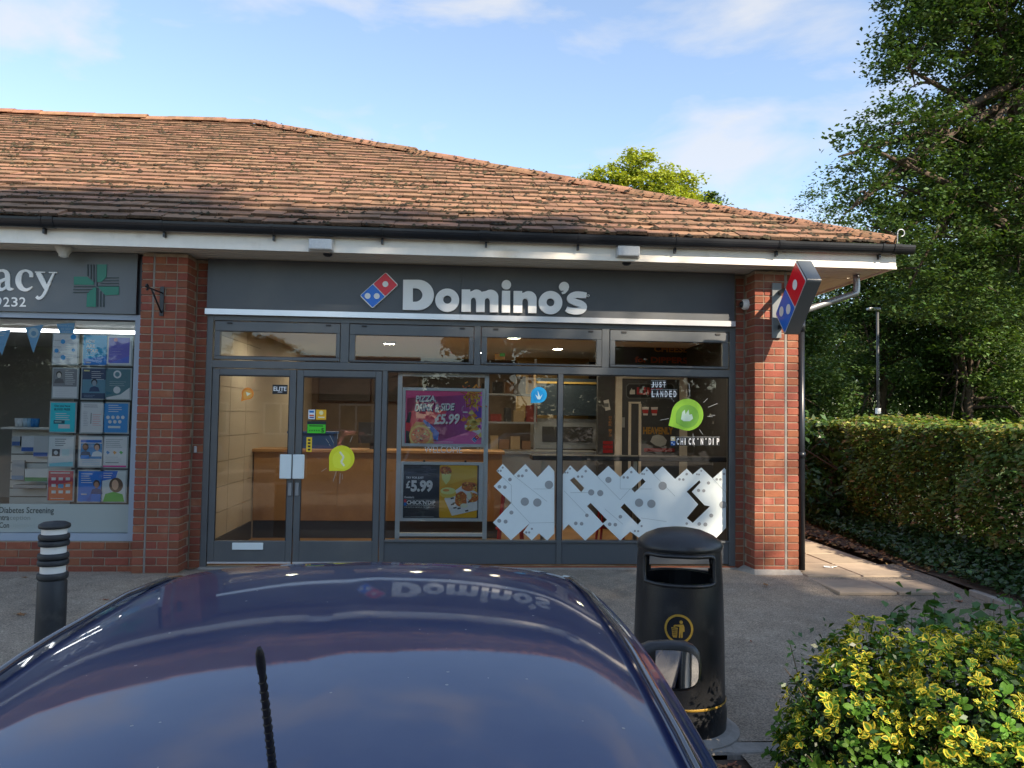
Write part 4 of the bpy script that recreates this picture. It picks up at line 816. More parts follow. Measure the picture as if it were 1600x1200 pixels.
pc = thing('paper_cylinder', 'roll of tan paper standing on the rack', 'roll', (1.0, 11.05, 1.85)); MB().lathe([(0, 0), (.05, 0), (.05, .3), (0, .3)], (1.08, 10.85, 1.85), 14).build('roll', MATS['box_tan'], pc)
# black partition with printed graphics and a door
PW = 10.4
pw = B('partition_wall', MATS['wall_dark'], None, (onY(934, 650, PW).x, 3.175, PW, PW+.1, .012, 2.62)); tag(pw, kind='structure')
dr = thing('staff_door', 'dark door with a narrow slot window in a cream frame', 'door', (2.6, PW, 0))
def pxb(x0, y0, x1, y1, Y): a = onY(x0, y0, Y); b = onY(x1, y1, Y); return (a.x, b.x, Y, Y, min(a.z, b.z), max(a.z, b.z))
def PB(name, mat, parent, x0, y0, x1, y1, Y, d=.02, z0=None, z1=None):
    q_ = list(pxb(x0, y0, x1, y1, Y)); q_[2], q_[3] = Y-d, Y
    if z0 is not None: q_[4] = z0
    if z1 is not None: q_[5] = z1
    return B(name, mat, parent, tuple(q_))
fr = PB('frame', MATS['joinery'], dr, 961, 600, 969.5, 800, PW-.001, .05, .013, 2.06); PB('frame', MATS['joinery'], dr, 1061, 600, 1073, 800, PW-.001, .05, .013, 2.06); a_ = onY(961, 590, PW); b_ = onY(1073, 590, PW); B('frame', MATS['joinery'], dr, (a_.x, b_.x, PW-.05, PW-.001, 2.061, 2.14))
PB('leaf', M('door_black', (.05, .05, .052), .45), dr, 970, 600, 1060.5, 800, PW-.002, .025, .013, 2.058)
for q_ in ((982, 634, 985, 790), (998, 634, 1001, 790)): PB('slot_frame', MATS['joinery'], dr, *q_, PW-.028, .008, .35, 1.72)
a_ = onY(982, 634, PW-.03); b_ = onY(1001, 634, PW-.03); B('slot_frame', MATS['joinery'], dr, (a_.x, b_.x, PW-.036, PW-.028, 1.721, 1.745)); PB('lock_plate', MATS['steel'], dr, 971.5, 652, 976, 668, PW-.028, .01)
def wallprint(lab, fn, Y=PW-.03, nm='wall_print'):
    a = Art(Y, .002); fn(a); tag(a.build(nm), lab, 'print')
gr = (150, 152, 148)
def f1(a): a.poly((90, 92, 92), [(978, 603), (982, 599), (1050, 599), (1054, 603), (1054, 619), (1050, 623), (982, 623), (978, 619)], 0); a.poly((26, 27, 29), [(979.5, 604), (983, 600.5), (1049, 600.5), (1052.5, 604), (1052.5, 618), (1049, 621.5), (983, 621.5), (979.5, 618)], 1); a.text((150, 30, 34), 'LIKE', 995, 605, 1035, 617, 2, .04); a.poly((190, 190, 186), [(984, 612), (987, 606), (988, 609), (992, 609), (992, 616), (984, 616)], 2)
wallprint('grey bordered red LIKE sign printed on the staff door', f1)
def f2(a):
    for x in (1008, 1022): a.poly((196, 190, 186), [(x-5, 636), (x+6, 636), (x+4, 649), (x-3, 649)], 0); a.poly((170, 50, 50), [(x-4.4, 640), (x+5.2, 640), (x+4.6, 646), (x-3.6, 646)], 1)
wallprint('two red and white ice cream tubs printed on the staff door', f2)
def f3(a): a.text((150, 112, 46), 'HEAVENLY', 1005, 667, 1052, 679, 0, .05); a.poly((160, 162, 158), [(1016, 690), (1020, 681), (1028, 679), (1036, 681), (1042, 688), (1040, 695), (1032, 698), (1024, 696)], 0); a.rect((120, 22, 28), 1006, 700, 1054, 706, 0)
wallprint('gold lettering over a white dough drawing printed on the staff door', f3)
def f4(a):
    a.poly((186, 186, 182), [(943, 626), (951, 624), (954, 640), (946, 642)], 0); a.rect((90, 92, 92), 944, 630, 951, 636, 1)
    for i, ch in enumerate('OVER 175'): 
        if ch != ' ': a.text((140, 96, 50), ch, 951, 650+i*4.1, 956, 653.4+i*4.1, 0, .03)
    for i in range(3): a.rect((140, 20, 26), 942, 689+i*6.6, 957.5, 694.5+i*6.6, 0)
wallprint('chalk style cup, OVER 175 and red blocks printed on the black partition', f4, PW-.003)
def f5(a):
    a.poly((120, 118, 112), [(1083, 610), (1098, 604), (1102, 628), (1087, 634)], 0); a.poly((40, 38, 38), [(1086, 614), (1096, 609), (1098, 620), (1088, 625)], 1)
    for i in range(7): a.rect((88, 46, 26), 1105, 596+i*8, 1120, 601+i*8, 0)
    a.stroke(gr, [(1088, 690), (1092, 730), (1096, 760)], 1, 0); a.stroke(gr, [(1104, 650), (1108, 664), (1113, 652)], 1, 0)
wallprint('chalk drawings and brown bands printed on the wall right of the staff door', f5, PW-.003)
def f6(a): a.text((168, 120, 50), 'CHEESE', 1022, 540, 1075, 551, 0, .03); a.text((160, 66, 30), 'for DIPPERS', 992, 557, 1074, 568, 0, .03); a.ell((150, 80, 36), 1090, 550, 6, 15, 0); a.ell((200, 130, 60), 1090, 550, 4.2, 12, 1); a.text((150, 60, 30), 'HOT', 1096, 546, 1110, 560, 0, .03); a.rect((120, 24, 24), 1111, 543, 1119, 566, 0)
wallprint('orange and red food lettering printed high on the black partition', f6, PW-.003)

# ---------------------------------------------------------------- pharmacy
PHY = 7.6
ph = thing('pharmacy_sign', 'grey sign board ending in acy with a green cross', 'sign', (-4.5, PHY, 2.44))
B('board', MATS['pharm_grey'], ph, (-7, -3.082, PHY, PHY+.06, 2.445, 3.03)); B('edge_return', MATS['gutter_black'], ph, (-3.08, -3.003, PHY+.04, PHY+.2, 2.40, 3.03))
LP = PHY-.012
def pmap(cx, cy, d): p = onY(cx/7.27, 380+cy/7.27, LP); return (p.x, d, p.z)
def pl(*loops):
    m = MB()
    for i, lp in enumerate(loops): m.ext(lp, pmap, LP-.0015*i, PHY-.001)
    return m.build('letter', MATS['letter_white'], ph)
pl([vstroke([(-40, 330, 24), (-5, 312, 26), (40, 312, 34), (76, 340, 52), (84, 390, 56), (84, 470, 56), (96, 512, 46), (128, 522, 30), (150, 518, 10)], 6)], [vstroke([(84, 398, 30), (30, 420, 34), (-15, 452, 46), (-20, 500, 48), (10, 526, 40), (50, 512, 28), (84, 474, 20)], 6)])
pl([vstroke([(352, 385, 40), (350, 345, 44), (318, 318, 30), (276, 312, 26), (230, 340, 46), (208, 400, 66), (212, 460, 64), (242, 508, 56), (290, 530, 36), (332, 518, 26), (366, 492, 10)], 6)])
pl([vstroke([(424, 332, 44), (450, 370, 58), (490, 450, 56), (532, 530, 46)], 6)], [vstroke([(612, 336, 18), (580, 400, 26), (545, 480, 32), (515, 550, 34), (478, 606, 30), (440, 626, 34), (412, 606, 34)], 6)], [[(398, 322), (512, 324), (512, 336), (398, 334)]], [[(556, 326), (646, 328), (646, 340), (556, 338)]])
for ch, x0, x1 in (('9', -52, 14), ('2', 32, 104), ('3', 124, 196), ('2', 214, 290)):
    v, f = text2d(ch, .012); m = MB(); m.add([pmap(x0+p[0]*(x1-x0), 720-p[1]*108, PHY-.005) for p in v], f); m.build('digit', MATS['letter_white'], ph, fix=False)
gm = M('cross_green', (.0, .17, .105), .3); gl2 = M('cross_line', (.008, .03, .028), .4); gs = MB()
for lp in ([(1100, 240), (1210, 240), (1205, 380), (1150, 440), (1100, 440)], [(835, 378), (985, 378), (1062, 440), (1062, 472), (835, 470)], [(1110, 492), (1348, 492), (1346, 584), (1195, 590), (1150, 540)], [(1052, 506), (1090, 500), (1086, 722), (978, 722), (985, 570)]): gs.ext([lp], pmap, PHY-.007, PHY-.001)
gs.build('green_cross', gm, ph); gs = MB()
for x, y0, y1 in ((994, 240, 372), (1030, 240, 405), (1062, 240, 440), (1096, 240, 480), (1105, 508, 722), (1140, 545, 722), (1175, 575, 722)): gs.ext([[(x-3.5, y0), (x+3.5, y0), (x+3.5, y1), (x-3.5, y1)]], pmap, PHY-.009, PHY-.001)
for y, x0, x1 in ((392, 1200, 1345), (424, 1170, 1345), (456, 1140, 1345), (486, 1096, 1345), (492, 835, 1080), (526, 828, 1050), (558, 828, 1010)): gs.ext([[(x0, y-3.5), (x1, y-3.5), (x1, y+3.5), (x0, y+3.5)]], pmap, PHY-.009, PHY-.001)
gs.build('cross_lines', gl2, ph)
pf = thing('pharmacy_window', 'large pharmacy display window in a pale blue grey frame', 'window', (-5, 7.65, .27))
B('frame', MATS['pharm_frame'], pf, (-7, -3.0, 7.63, 7.7, .275, .345), (-3.095, -3.0, 7.63, 7.7, .345, 2.39), (-7, -3.0, 7.63, 7.7, 2.39, 2.44))
B('gasket', MATS['rubber'], pf, (-7, -3.096, 7.645, 7.66, 2.377, 2.389)); B('pane', MATS['pane_glass'], pf, (-7, -3.096, 7.668, 7.674, .346, 2.389))
PG = 7.664
a = Art(PG); z_ = onY(0, 787, PG).z; fo = B('frosted_film', MATS['frost'], None, (-6.9, -3.1, PG-.002, PG, .35, z_)); tag(fo, 'frosted grey green strip along the foot of the pharmacy window', 'window film')
a = Art(PG-.004); dk = (52, 60, 58); a.text(dk, 'Diabetes Screening', -1, 792, 84, 805, 0, .01); a.text(dk, 'ntra', -1, 805.5, 14, 813, 0, .01); a.text((118, 128, 124), 'ception', 15.5, 805.5, 47, 814.5, 0, .006); a.text(dk, 'Con', -1, 816, 14, 825, 0, .01); a.text((150, 160, 156), 'sultation', 15, 816, 52, 825, 0, .006)
tag(a.build('window_lettering'), 'black Diabetes Screening lettering low on the pharmacy window', 'lettering')
# posters on the inside of the glass
PI = 7.69
_pg = random.Random(5)
def poster(lab, x0, y0, x1, y1, base, fn):
    t = thing('poster', lab, 'poster', (onY((x0+x1)/2, y1, PI).x, PI, onY(x0, y1, PI).z), 'posters in the pharmacy window'); Y = PI; p = onY(x0, y0, Y); q_ = onY(x1, y1, Y)
    B('holder', M('acrylic', (.5, .55, .56), .2), t, (p.x-.012, q_.x+.012, Y+.006, Y+.010, q_.z-.012, p.z+.012))
    a = Art(Y+.004, .0011, .12); a.rect(base, x0, y0, x1, y1, 0); fn(a, x0, y0, x1-x0, y1-y0); a.build('sheet', t)
def lines(a, c, x, y, wd, n_, dy, th=.8, ly=1, g_=_pg):
    for i in range(n_): a.rect(c, x, y+i*dy, x+wd*g_.uniform(.7, 1), y+i*dy+th, ly)
def q1(a, x, y, w_, h): [a.ell((40, 140, 200), x+w_*u, y+h*v, w_*r_, ly=2) for u, v, r_ in ((.85, .1, .12), (.4, .25, .1), (.12, .55, .09), (.85, .53, .08), (.4, .78, .11))]; [a.rect((60, 70, 76), x, y+h*v, x+w_*.32, y+h*v+.6, 1) for v in (.2, .42, .6, .76)]; lines(a, (150, 170, 180), x+w_*.5, y+h*.3, w_*.4, 8, 3.4)
def q2(a, x, y, w_, h): [a.text((225, 240, 248), s_, x+w_*.1, y+h*(.15+.16*i), x+w_*(.1+.13*len(s_)), y+h*(.27+.16*i), 1, .04) for i, s_ in enumerate(('HOW', 'ARE', 'YOU?'))]; lines(a, (180, 220, 240), x+w_*.1, y+h*.62, w_*.4, 2, 3, .6); a.rect((235, 240, 240), x+w_*.08, y+h*.9, x+w_*.3, y+h*.95, 1); a.poly((20, 120, 200), [(x, y+h*.8), (x+w_, y+h*.7), (x+w_, y+h), (x, y+h)], .5)
def q3(a, x, y, w_, h): a.rect((104, 96, 180), x+w_*.08, y+h*.06, x+w_*.92, y+h*.94, 1); a.ell((224, 110, 120), x+w_*.36, y+h*.14, w_*.08, ly=2); lines(a, (190, 186, 220), x+w_*.2, y+h*.45, w_*.5, 3, 4, .6, 2); lines(a, (190, 186, 220), x+w_*.2, y+h*.8, w_*.5, 2, 3, .5, 2); a.poly((86, 104, 196), [(x+w_*.08, y+h*.94), (x+w_*.92, y+h*.7), (x+w_*.92, y+h*.94)], 1.5)
def face(a, cx, cy, r_, hair, skin, cloth, ly=2): a.poly(cloth, [(cx-r_*2, cy+r_*3.2), (cx-r_*1.5, cy+r_*1.7), (cx, cy+r_*1.2), (cx+r_*1.5, cy+r_*1.7), (cx+r_*2, cy+r_*3.2)], ly); a.ell(hair, cx, cy-r_*.3, r_*1.15, r_*1.25, ly+1); a.ell(skin, cx, cy+r_*.1, r_*.8, r_*1.05, ly+2)
def q4(a, x, y, w_, h): a.rect((120, 120, 124), x, y, x+w_, y+h*.62, 1); face(a, x+w_*.24, y+h*.22, w_*.11, (60, 56, 54), (196, 186, 180), (88, 86, 90)); lines(a, (225, 225, 225), x+w_*.5, y+h*.12, w_*.45, 7, 3, 1, 2); lines(a, (160, 165, 168), x+w_*.06, y+h*.72, w_*.85, 4, 3, .6)
def q5(a, x, y, w_, h): a.rect((86, 130, 150), x, y+h*.36, x+w_, y+h*.82, 1); face(a, x+w_*.52, y+h*.48, w_*.12, (30, 34, 44), (140, 150, 160), (32, 56, 96)); lines(a, (225, 230, 235), x+w_*.4, y+h*.1, w_*.55, 5, 3, .9, 2); a.rect((220, 190, 130), x+w_*.06, y+h*.05, x+w_*.32, y+h*.1, 2); lines(a, (150, 170, 190), x+w_*.06, y+h*.88, w_*.5, 2, 2.4, .6, 2)
def q6(a, x, y, w_, h): a.ell((225, 235, 235), x+w_*.48, y+h*.18, w_*.17, ly=1); a.ell((90, 130, 140), x+w_*.48, y+h*.18, w_*.1, ly=2); lines(a, (210, 225, 225), x+w_*.15, y+h*.42, w_*.7, 3, 3, .7); a.poly((225, 235, 232), [(x, y+h*.95), (x+w_*.6, y+h*.85), (x+w_, y+h*.62), (x+w_, y+h), (x, y+h)], 1); a.ell((235, 240, 240), x+w_*.46, y+h*.7, w_*.15, ly=2); a.poly((40, 100, 120), [(x, y+h*.74), (x+w_*.3, y+h*.8), (x, y+h*.88)], 1)
def q7(a, x, y, w_, h): [a.text((20, 70, 90), s_, x+w_*.15, y+h*(.08+.11*i), x+w_*.82, y+h*(.16+.11*i), 1, .03) for i, s_ in enumerate(('Can you have', 'BLOOD PRESS'))]; lines(a, (225, 245, 245), x+w_*.2, y+h*.36, w_*.6, 4, 3.2, 1.2); a.rect((30, 80, 96), x+w_*.12, y+h*.6, x+w_*.58, y+h*.72, 1); a.rect((225, 240, 240), x+w_*.32, y+h*.74, x+w_*.8, y+h*.88, 1); lines(a, (150, 220, 230), x+w_*.16, y+h*.64, w_*.3, 1, 2, 1.6, 2)
def q8(a, x, y, w_, h): lines(a, (120, 120, 130), x+w_*.1, y+h*.06, w_*.8, 2, 3, 1); lines(a, (150, 150, 155), x+w_*.08, y+h*.3, w_*.25, 9, 2.6, .6); lines(a, (200, 120, 120), x+w_*.5, y+h*.38, w_*.4, 7, 2.8, .7); a.rect((90, 90, 96), x+w_*.42, y+h*.34, x+w_*.435, y+h*.7, 1)
def q9(a, x, y, w_, h): lines(a, (220, 235, 245), x+w_*.2, y+h*.06, w_*.6, 4, 3.2, 1.2); [a.ell((225, 238, 246), x+w_*(.18+.21*i), y+h*.48, w_*.075, ly=1) for i in range(4)]; [a.ell((225, 238, 246), x+w_*(.26+.21*i), y+h*.63, w_*.075, ly=1) for i in range(3)]; a.rect((225, 238, 246), x+w_*.18, y+h*.77, x+w_*.7, y+h*.85, 1)
def q10(a, x, y, w_, h): lines(a, (40, 60, 80), x+w_*.25, y+h*.08, w_*.5, 4, 3.2, 1); a.rect((60, 62, 66), x+w_*.12, y+h*.42, x+w_*.44, y+h*.66, 1); a.ell((190, 195, 198), x+w_*.28, y+h*.54, w_*.09, ly=2); a.rect((180, 215, 235), x+w_*.54, y+h*.42, x+w_*.84, y+h*.66, 1); a.poly((120, 190, 225), [(x, y+h*.9), (x+w_, y+h*.84), (x+w_, y+h), (x, y+h)], 1); lines(a, (170, 185, 190), x+w_*.12, y+h*.74, w_*.7, 3, 2.6, .6)
def q11(a, x, y, w_, h): a.rect((30, 100, 180), x+w_*.05, y+h*.1, x+w_*.95, y+h*.2, 1); a.rect((70, 130, 180), x+w_*.05, y+h*.22, x+w_*.95, y+h*.74, 1); face(a, x+w_*.25, y+h*.36, w_*.12, (40, 34, 36), (120, 84, 66), (50, 60, 84)); face(a, x+w_*.75, y+h*.36, w_*.12, (60, 46, 40), (190, 150, 130), (196, 200, 206)); a.rect((40, 120, 200), x+w_*.05, y+h*.62, x+w_*.4, y+h*.74, 6); lines(a, (150, 180, 205), x+w_*.1, y+h*.8, w_*.8, 3, 2.6, .7)
def q12(a, x, y, w_, h): lines(a, (120, 130, 130), x+w_*.12, y+h*.08, w_*.75, 5, 3, .8); [a.poly(c, [(x+w_*(u-.08), y+h*.5), (x+w_*u, y+h*.46), (x+w_*(u+.09), y+h*.52), (x+w_*u, y+h*.58)], 1) for u, c in ((.2, (40, 110, 170)), (.5, (226, 140, 50)), (.78, (60, 150, 70)))]; a.rect((214, 50, 130), x, y+h*.94, x+w_, y+h, 1); lines(a, (150, 155, 155), x+w_*.1, y+h*.66, w_*.75, 3, 3, .7); lines(a, (60, 66, 66), x+w_*.1, y+h*.84, w_*.6, 1, 2, 1.1)
def q13(a, x, y, w_, h): a.poly((214, 96, 44), [(x, y+h), (x, y+h*.55), (x+w_, y+h*.35), (x+w_, y+h)], 1); a.rect((236, 210, 210), x+w_*.08, y+h*.05, x+w_*.9, y+h*.09, 2); [a.rect((236, 226, 220), x+w_*(.12+.3*i), y+h*(.22+.22*j), x+w_*(.3+.3*i), y+h*(.32+.22*j), 2) for i in range(3) for j in range(3)]; a.rect((60, 140, 180), x+w_*.4, y+h*.45, x+w_*.62, y+h*.58, 3); lines(a, (240, 220, 210), x+w_*.08, y+h*.92, w_*.8, 1, 2, .8, 2)
def q14(a, x, y, w_, h): lines(a, (220, 232, 245), x+w_*.1, y+h*.08, w_*.5, 5, 3.4, 1.2); face(a, x+w_*.78, y+h*.44, w_*.13, (36, 28, 28), (170, 124, 98), (24, 60, 120)); lines(a, (220, 232, 245), x+w_*.1, y+h*.74, w_*.3, 1, 2, 2); a.poly((20, 90, 180), [(x+w_*.3, y+h), (x+w_*.6, y+h*.65), (x+w_*.5, y+h)], 1)
def q15(a, x, y, w_, h): a.poly((30, 100, 190), [(x, y), (x+w_*.7, y), (x+w_*.6, y+h*.24), (x, y+h*.32)], 1); lines(a, (220, 232, 245), x+w_*.08, y+h*.06, w_*.4, 3, 3.4, 1.1, 2); a.ell((84, 58, 40), x+w_*.62, y+h*.46, w_*.3, h*.24, 2); a.ell((206, 160, 130), x+w_*.58, y+h*.45, w_*.15, h*.17, 3); a.poly((80, 170, 60), [(x+w_*.05, y+h), (x+w_*.15, y+h*.75), (x+w_*.5, y+h*.68), (x+w_*.9, y+h*.76), (x+w_*.97, y+h)], 4)
for args in (('white poster with blue circles in the top row of the pharmacy window', 84, 522, 120, 569, (214, 224, 226), q1), ('bright blue poster reading HOW ARE YOU?', 131, 523.5, 166.5, 570, (30, 158, 224), q2), ('purple poster with a white border at the top right of the pharmacy window', 167.7, 524.5, 204.5, 570, (214, 218, 226), q3),
             ('grey and white portrait poster in the second row beside the dark board', 83.7, 576, 119.8, 621.6, (212, 220, 222), q4), ('navy blue poster with a man looking down', 129, 575.5, 164.3, 623, (40, 60, 92), q5), ('teal poster with round white badges and a white wave', 165.6, 576.5, 202.6, 623.4, (74, 112, 122), q6),
             ('cyan poster with dark and white text boxes', 79.5, 629, 116.3, 675, (40, 190, 214), q7), ('white timetable poster with red text columns', 127.5, 629.5, 161.8, 676, (212, 216, 220), q8), ('mid blue poster with seven white discs', 162.2, 630, 198.8, 676, (50, 134, 196), q9),
             ('pale blue edged poster above the red one', 77, 682, 113.8, 728.8, (196, 222, 232), q10), ('blue framed photo poster of two people', 124.5, 682.5, 160.6, 729, (206, 220, 232), q11), ('white poster with a pink foot strip', 161, 682.5, 197, 730, (214, 220, 218), q12),
             ('red and orange poster of small pictures at the lower left', 76, 735.8, 113, 782, (164, 40, 66), q13), ('deep blue poster with a man at the right', 123.2, 736, 158.6, 783.8, (24, 110, 196), q14), ('poster of a curly haired woman with a green panel', 159, 736, 195, 783.8, (196, 208, 212), q15)): poster(*args)
# display board behind the posters, slat wall and goods
p0 = onY(121, 572, 7.72); p1 = onY(201, 788, 7.72); dbd = thing('display_board', 'dark board standing behind the right hand pharmacy posters', 'board', ((p0.x+p1.x)/2, 7.74, .35)); B('panel', MATS['wall_dark'], dbd, (p0.x-.02, p1.x+.02, 7.72, 7.74, .36, p0.z)); B('foot', MATS['wall_dark'], dbd, (p0.x, p1.x, 7.72, 7.9, .345, .36))
SWY = 7.95; a_ = onY(19, 670, SWY); b_ = onY(118, 790, SWY); sw = thing('slat_wall', 'cream slatted display wall in the pharmacy window', 'display', (a_.x, SWY, .3)); n_ = 9; hh = (a_.z-b_.z)/n_
B('backing', MATS['wall_brown'], sw, (a_.x, b_.x, SWY+.014, SWY+.03, b_.z, a_.z))
for i in range(n_): o = B('slat', M('slat_cream', (.62, .61, .55), .5), sw, (a_.x, b_.x, SWY, SWY+.013, b_.z+i*hh+.006, b_.z+(i+1)*hh-.004)); bevel(o, .003, 1)
B('top_shelf', MATS['slat_cream'], sw, (a_.x-.02, b_.x+.02, SWY-.16, SWY+.03, a_.z, a_.z+.02))
for i, (px, c) in enumerate(((27, (.7, .72, .72)), (33, (.7, .72, .72)), (40, (.5, .62, .7)), (46, (.3, .5, .66)), (52, (.04, .22, .5)), (58, (.04, .22, .5)))):
    x = onY(px, 660, SWY-.07).x; o = MB().lathe([(0, 0), (.017, 0), (.024, .085), (.021, .085), (.016, .01), (0, .01)], (x, SWY-.07, a_.z+.021), 14).build('paper_cup', M('cup%d' % i, c, .5), None, smooth=True); tag(o, ('leftmost white', 'second white', 'third, faintly blue', 'fourth, pale blue', 'first dark blue', 'rightmost dark blue')[i]+' paper cup in the row on the pharmacy display shelf', 'cup', 'paper cups on the pharmacy shelf')
for k, (x0, y0, x1, y1, c, c2, lab) in enumerate(((21, 682, 33, 697, (170, 176, 180), (60, 100, 160), 'small boxed testing kit hanging at the left of the slat wall'), (36, 681, 54, 706, (206, 210, 214), (40, 90, 170), 'white packet with blue foot hanging on the slat wall'), (55, 681, 77, 714, (190, 194, 196), (30, 90, 170), 'larger grey packet with blue foot hanging on the slat wall'), (21, 719, 39, 750, (176, 178, 178), (120, 150, 180), 'clear blister pack low on the slat wall'), (41, 732, 77, 753, (214, 218, 216), (70, 150, 90), 'long white box with green leaf on the slat wall shelf'))):
    t = thing('packet', lab, 'packet', onY((x0+x1)/2, y1, SWY-.04), 'goods on the slat wall'); p = onY(x0, y0, SWY-.03); q_ = onY(x1, y1, SWY-.03); B('card', flat(c), t, (p.x, q_.x, SWY-.05, SWY-.03, q_.z, p.z)); B('band', flat(c2), t, (p.x+.002, q_.x-.002, SWY-.053, SWY-.0505, q_.z+.006, q_.z+.045)); B('hook', MATS['steel'], t, ((p.x+q_.x)/2-.004, (p.x+q_.x)/2+.004, SWY-.0295, SWY, p.z-.012, p.z-.004))
sp = onY(26, 757, SWY-.1); sq = onY(76, 762, SWY-.1); sv = B('shelf', MATS['steel_grey'], sw, (sp.x, sq.x, SWY-.16, SWY-.001, sq.z, sp.z))
# bunting
bn = [((-14, 519), (17, 515), (3, 555), 0), ((39, 511), (68, 507), (52, 552), 1)]
for k, (p, q_, r_, s_) in enumerate(bn):
    a = Art(7.70); a.poly((130, 186, 226), [p, q_, r_], 0)
    if s_: a.ell((196, 216, 226), 52.5, 520, 8, ly=1); a.ell((120, 170, 206), 52.5, 521, 4, ly=2)
    else: a.rect((190, 210, 222), -5, 519, 9, 521, 1); a.rect((190, 210, 222), -5, 523, 6, 525, 1)
    tag(a.build('bunting_flag'), ['blue triangular bunting flag cut by the left edge of the picture', 'blue triangular bunting flag with a white disc'][k], 'bunting', 'bunting in the pharmacy window')
a = Art(7.70); a.poly((116, 176, 220), [(88, 506), (117, 504.5), (115, 522), (94, 522)], 0).text((190, 215, 230), 'Thank you', 91, 507, 114, 511, 1).text((190, 215, 230), 'to our', 95, 512, 111, 515.5, 1).text((190, 215, 230), 'team', 97, 516.5, 109, 520, 1); tag(a.build('bunting_flag'), 'blue square bunting flag with white lettering above the posters', 'bunting', 'bunting in the pharmacy window')
o = MB().tube([onY(-20, 520, 7.7), onY(20, 514.5, 7.7), onY(68, 507, 7.7), onY(118, 504, 7.7)], .003, 5).build('bunting_string', MATS['letter_white'], None); tag(o, 'white string carrying the bunting flags', 'string')
# pharmacy room
struct('pharmacy_floor', M('vinyl_floor', (.25, .24, .22), .5), (-9, -2.66, 7.75, 14, -.05, .012)); struct('pharmacy_ceiling', MATS['ceiling_white'], (-9, -2.62, 7.72, 14, 2.62, 2.68)); struct('pharmacy_wall', M('pharm_wall', (.30, .31, .30), .6), (-9, -2.66, 13.9, 14, 0, 2.62), (-2.66, -2.55, 7.87, 13.9, 0, 2.62), (-9.1, -9, 7.75, 13.9, 0, 2.62))
for x0, x1, y, lab in ((-5.6, -4.35, 8.9, 'white strip light lit along the pharmacy ceiling, the nearer to the glass'), (-6.2, -4.2, 10.6, 'white strip light lit deeper in the pharmacy')):
    t = thing('strip_light', lab, 'light', ((x0+x1)/2, y, 2.6), 'strip lights in the pharmacy ceiling'); B('tray', MATS['ceiling_white'], t, (x0-.05, x1+.05, y-.07, y+.07, 2.585, 2.619)); B('tube', MATS['tube_on'], t, (x0, x1, y-.03, y+.03, 2.55, 2.584))
# ---------------------------------------------------------------- litter bin
BC = Vector((1.272, 4.28, -.178)); bp = M('bin_black', (.015, .016, .018), .36, var=.35, vscale=9, bump=.15, bscale=160, c2=(.045, .044, .042), c2scale=8, c2lo=.58, c2hi=.78)
bn_ = thing('litter_bin', 'tall black round litter bin with gold tidy man emblem beside the parked car', 'litter bin', BC)
n = 96; fa = math.atan2(-BC.y, -BC.x)
def brad(z): return float(np.interp(z, [0, .12, .14, .5, .78, .97, 1.0], [.258, .256, .252, .247, .238, .229, .226]))
zs = [0, .06, .1, .115, .125, .135, .3, .5, .7, .775, .80, .83, .87, .91, .945, .965]
prof = [(brad(z)+(.004 if z in (.06, .1) else 0), z) for z in zs]
def in_ap(z0, z1, j):
    if z0 < .799 or z1 > .946: return False
    a = (2*math.pi*(j+.5)/n-fa+math.pi) % (2*math.pi)-math.pi
    hw = R(50) if .83 <= z0 and z1 <= .911 else R(47)
    return abs(a) < hw or abs(abs(a)-math.pi) < hw
MB().lathe(prof, BC, n, skip=lambda i, j: in_ap(zs[i], zs[i+1], j)).lathe([(r_-.014, z) for r_, z in prof[5:]], BC, n, skip=lambda i, j: in_ap(zs[i+5], zs[i+6], j)).build('body', bp, bn_, smooth=True)
lid = MB().lathe([(.226, .962), (.236, .966), (.238, .985), (.228, 1.005), (.19, 1.035), (.13, 1.06), (.06, 1.073), (0, 1.076)], BC, 64).build('lid', bp, bn_, smooth=True)
MB().lathe([(0, .70), (.205, .70), (.208, .80), (.215, .80), (.215, .69)], BC, 40).build('liner', MATS['gutter_black'], bn_, smooth=False)
for s_ in (0, math.pi):
    pts = []
    for a0, z in [(-48, .80), (-20, .795), (20, .795), (48, .80), (51, .84), (51, .90), (48, .945), (20, .949), (-20, .949), (-48, .945), (-51, .90), (-51, .84), (-48, .80)]:
        r_ = brad(z)+.004; pts.append((BC.x+r_*math.cos(fa+s_+R(a0)), BC.y+r_*math.sin(fa+s_+R(a0)), BC.z+z))
    MB().tube(cat(pts, 4), .011, 6, cap=False).build('aperture_rim', bp, bn_, smooth=True)
def bmap(u, v, d): r_ = brad(v)+d; a = fa+u/r_; return (BC.x+r_*math.cos(a), BC.y+r_*math.sin(a), BC.z+v)
ez = .575
def ring(r0, r1, d, k=40):
    m = MB(); v = []
    for i in range(k): t = 2*math.pi*i/k; v += [bmap(r0*math.cos(t), ez+r0*math.sin(t), d), bmap(r1*math.cos(t), ez+r1*math.sin(t), d)]
    m.add(v, [(2*i, 2*i+1, (2*i+3) % (2*k), (2*i+2) % (2*k)) for i in range(k)]); return m
ring(.064, .076, .006).build('emblem_ring', MATS['gold'], bn_, fix=False); ring(.0, .064, .003).build('emblem_disc', MATS['gutter_black'], bn_, fix=False)
tm = MB()
def tp(pts): tm.ext([[(x*.001, ez+y*.001) for x, y in pts]], bmap, .0065, .0065)
tp(circ(12, 36, 9, 14)); tp([(4, 24), (24, 24), (29, 10), (30, -12), (22, -14), (21, 2), (20, -44), (12, -46), (11, -10), (8, -46), (0, -44), (2, -4), (3, 12), (-20, 14), (-24, 20), (2, 23)])
tp([(-38, 4), (-36, 4), (-28, -44), (-31, -44)]); tp([(-8, 4), (-6, 4), (-10, -44), (-13, -44)]); tp([(-39, 6), (-5, 6), (-5, 2), (-39, 2)]); tp([(-31, -41), (-10, -41), (-10, -45), (-30, -45)])
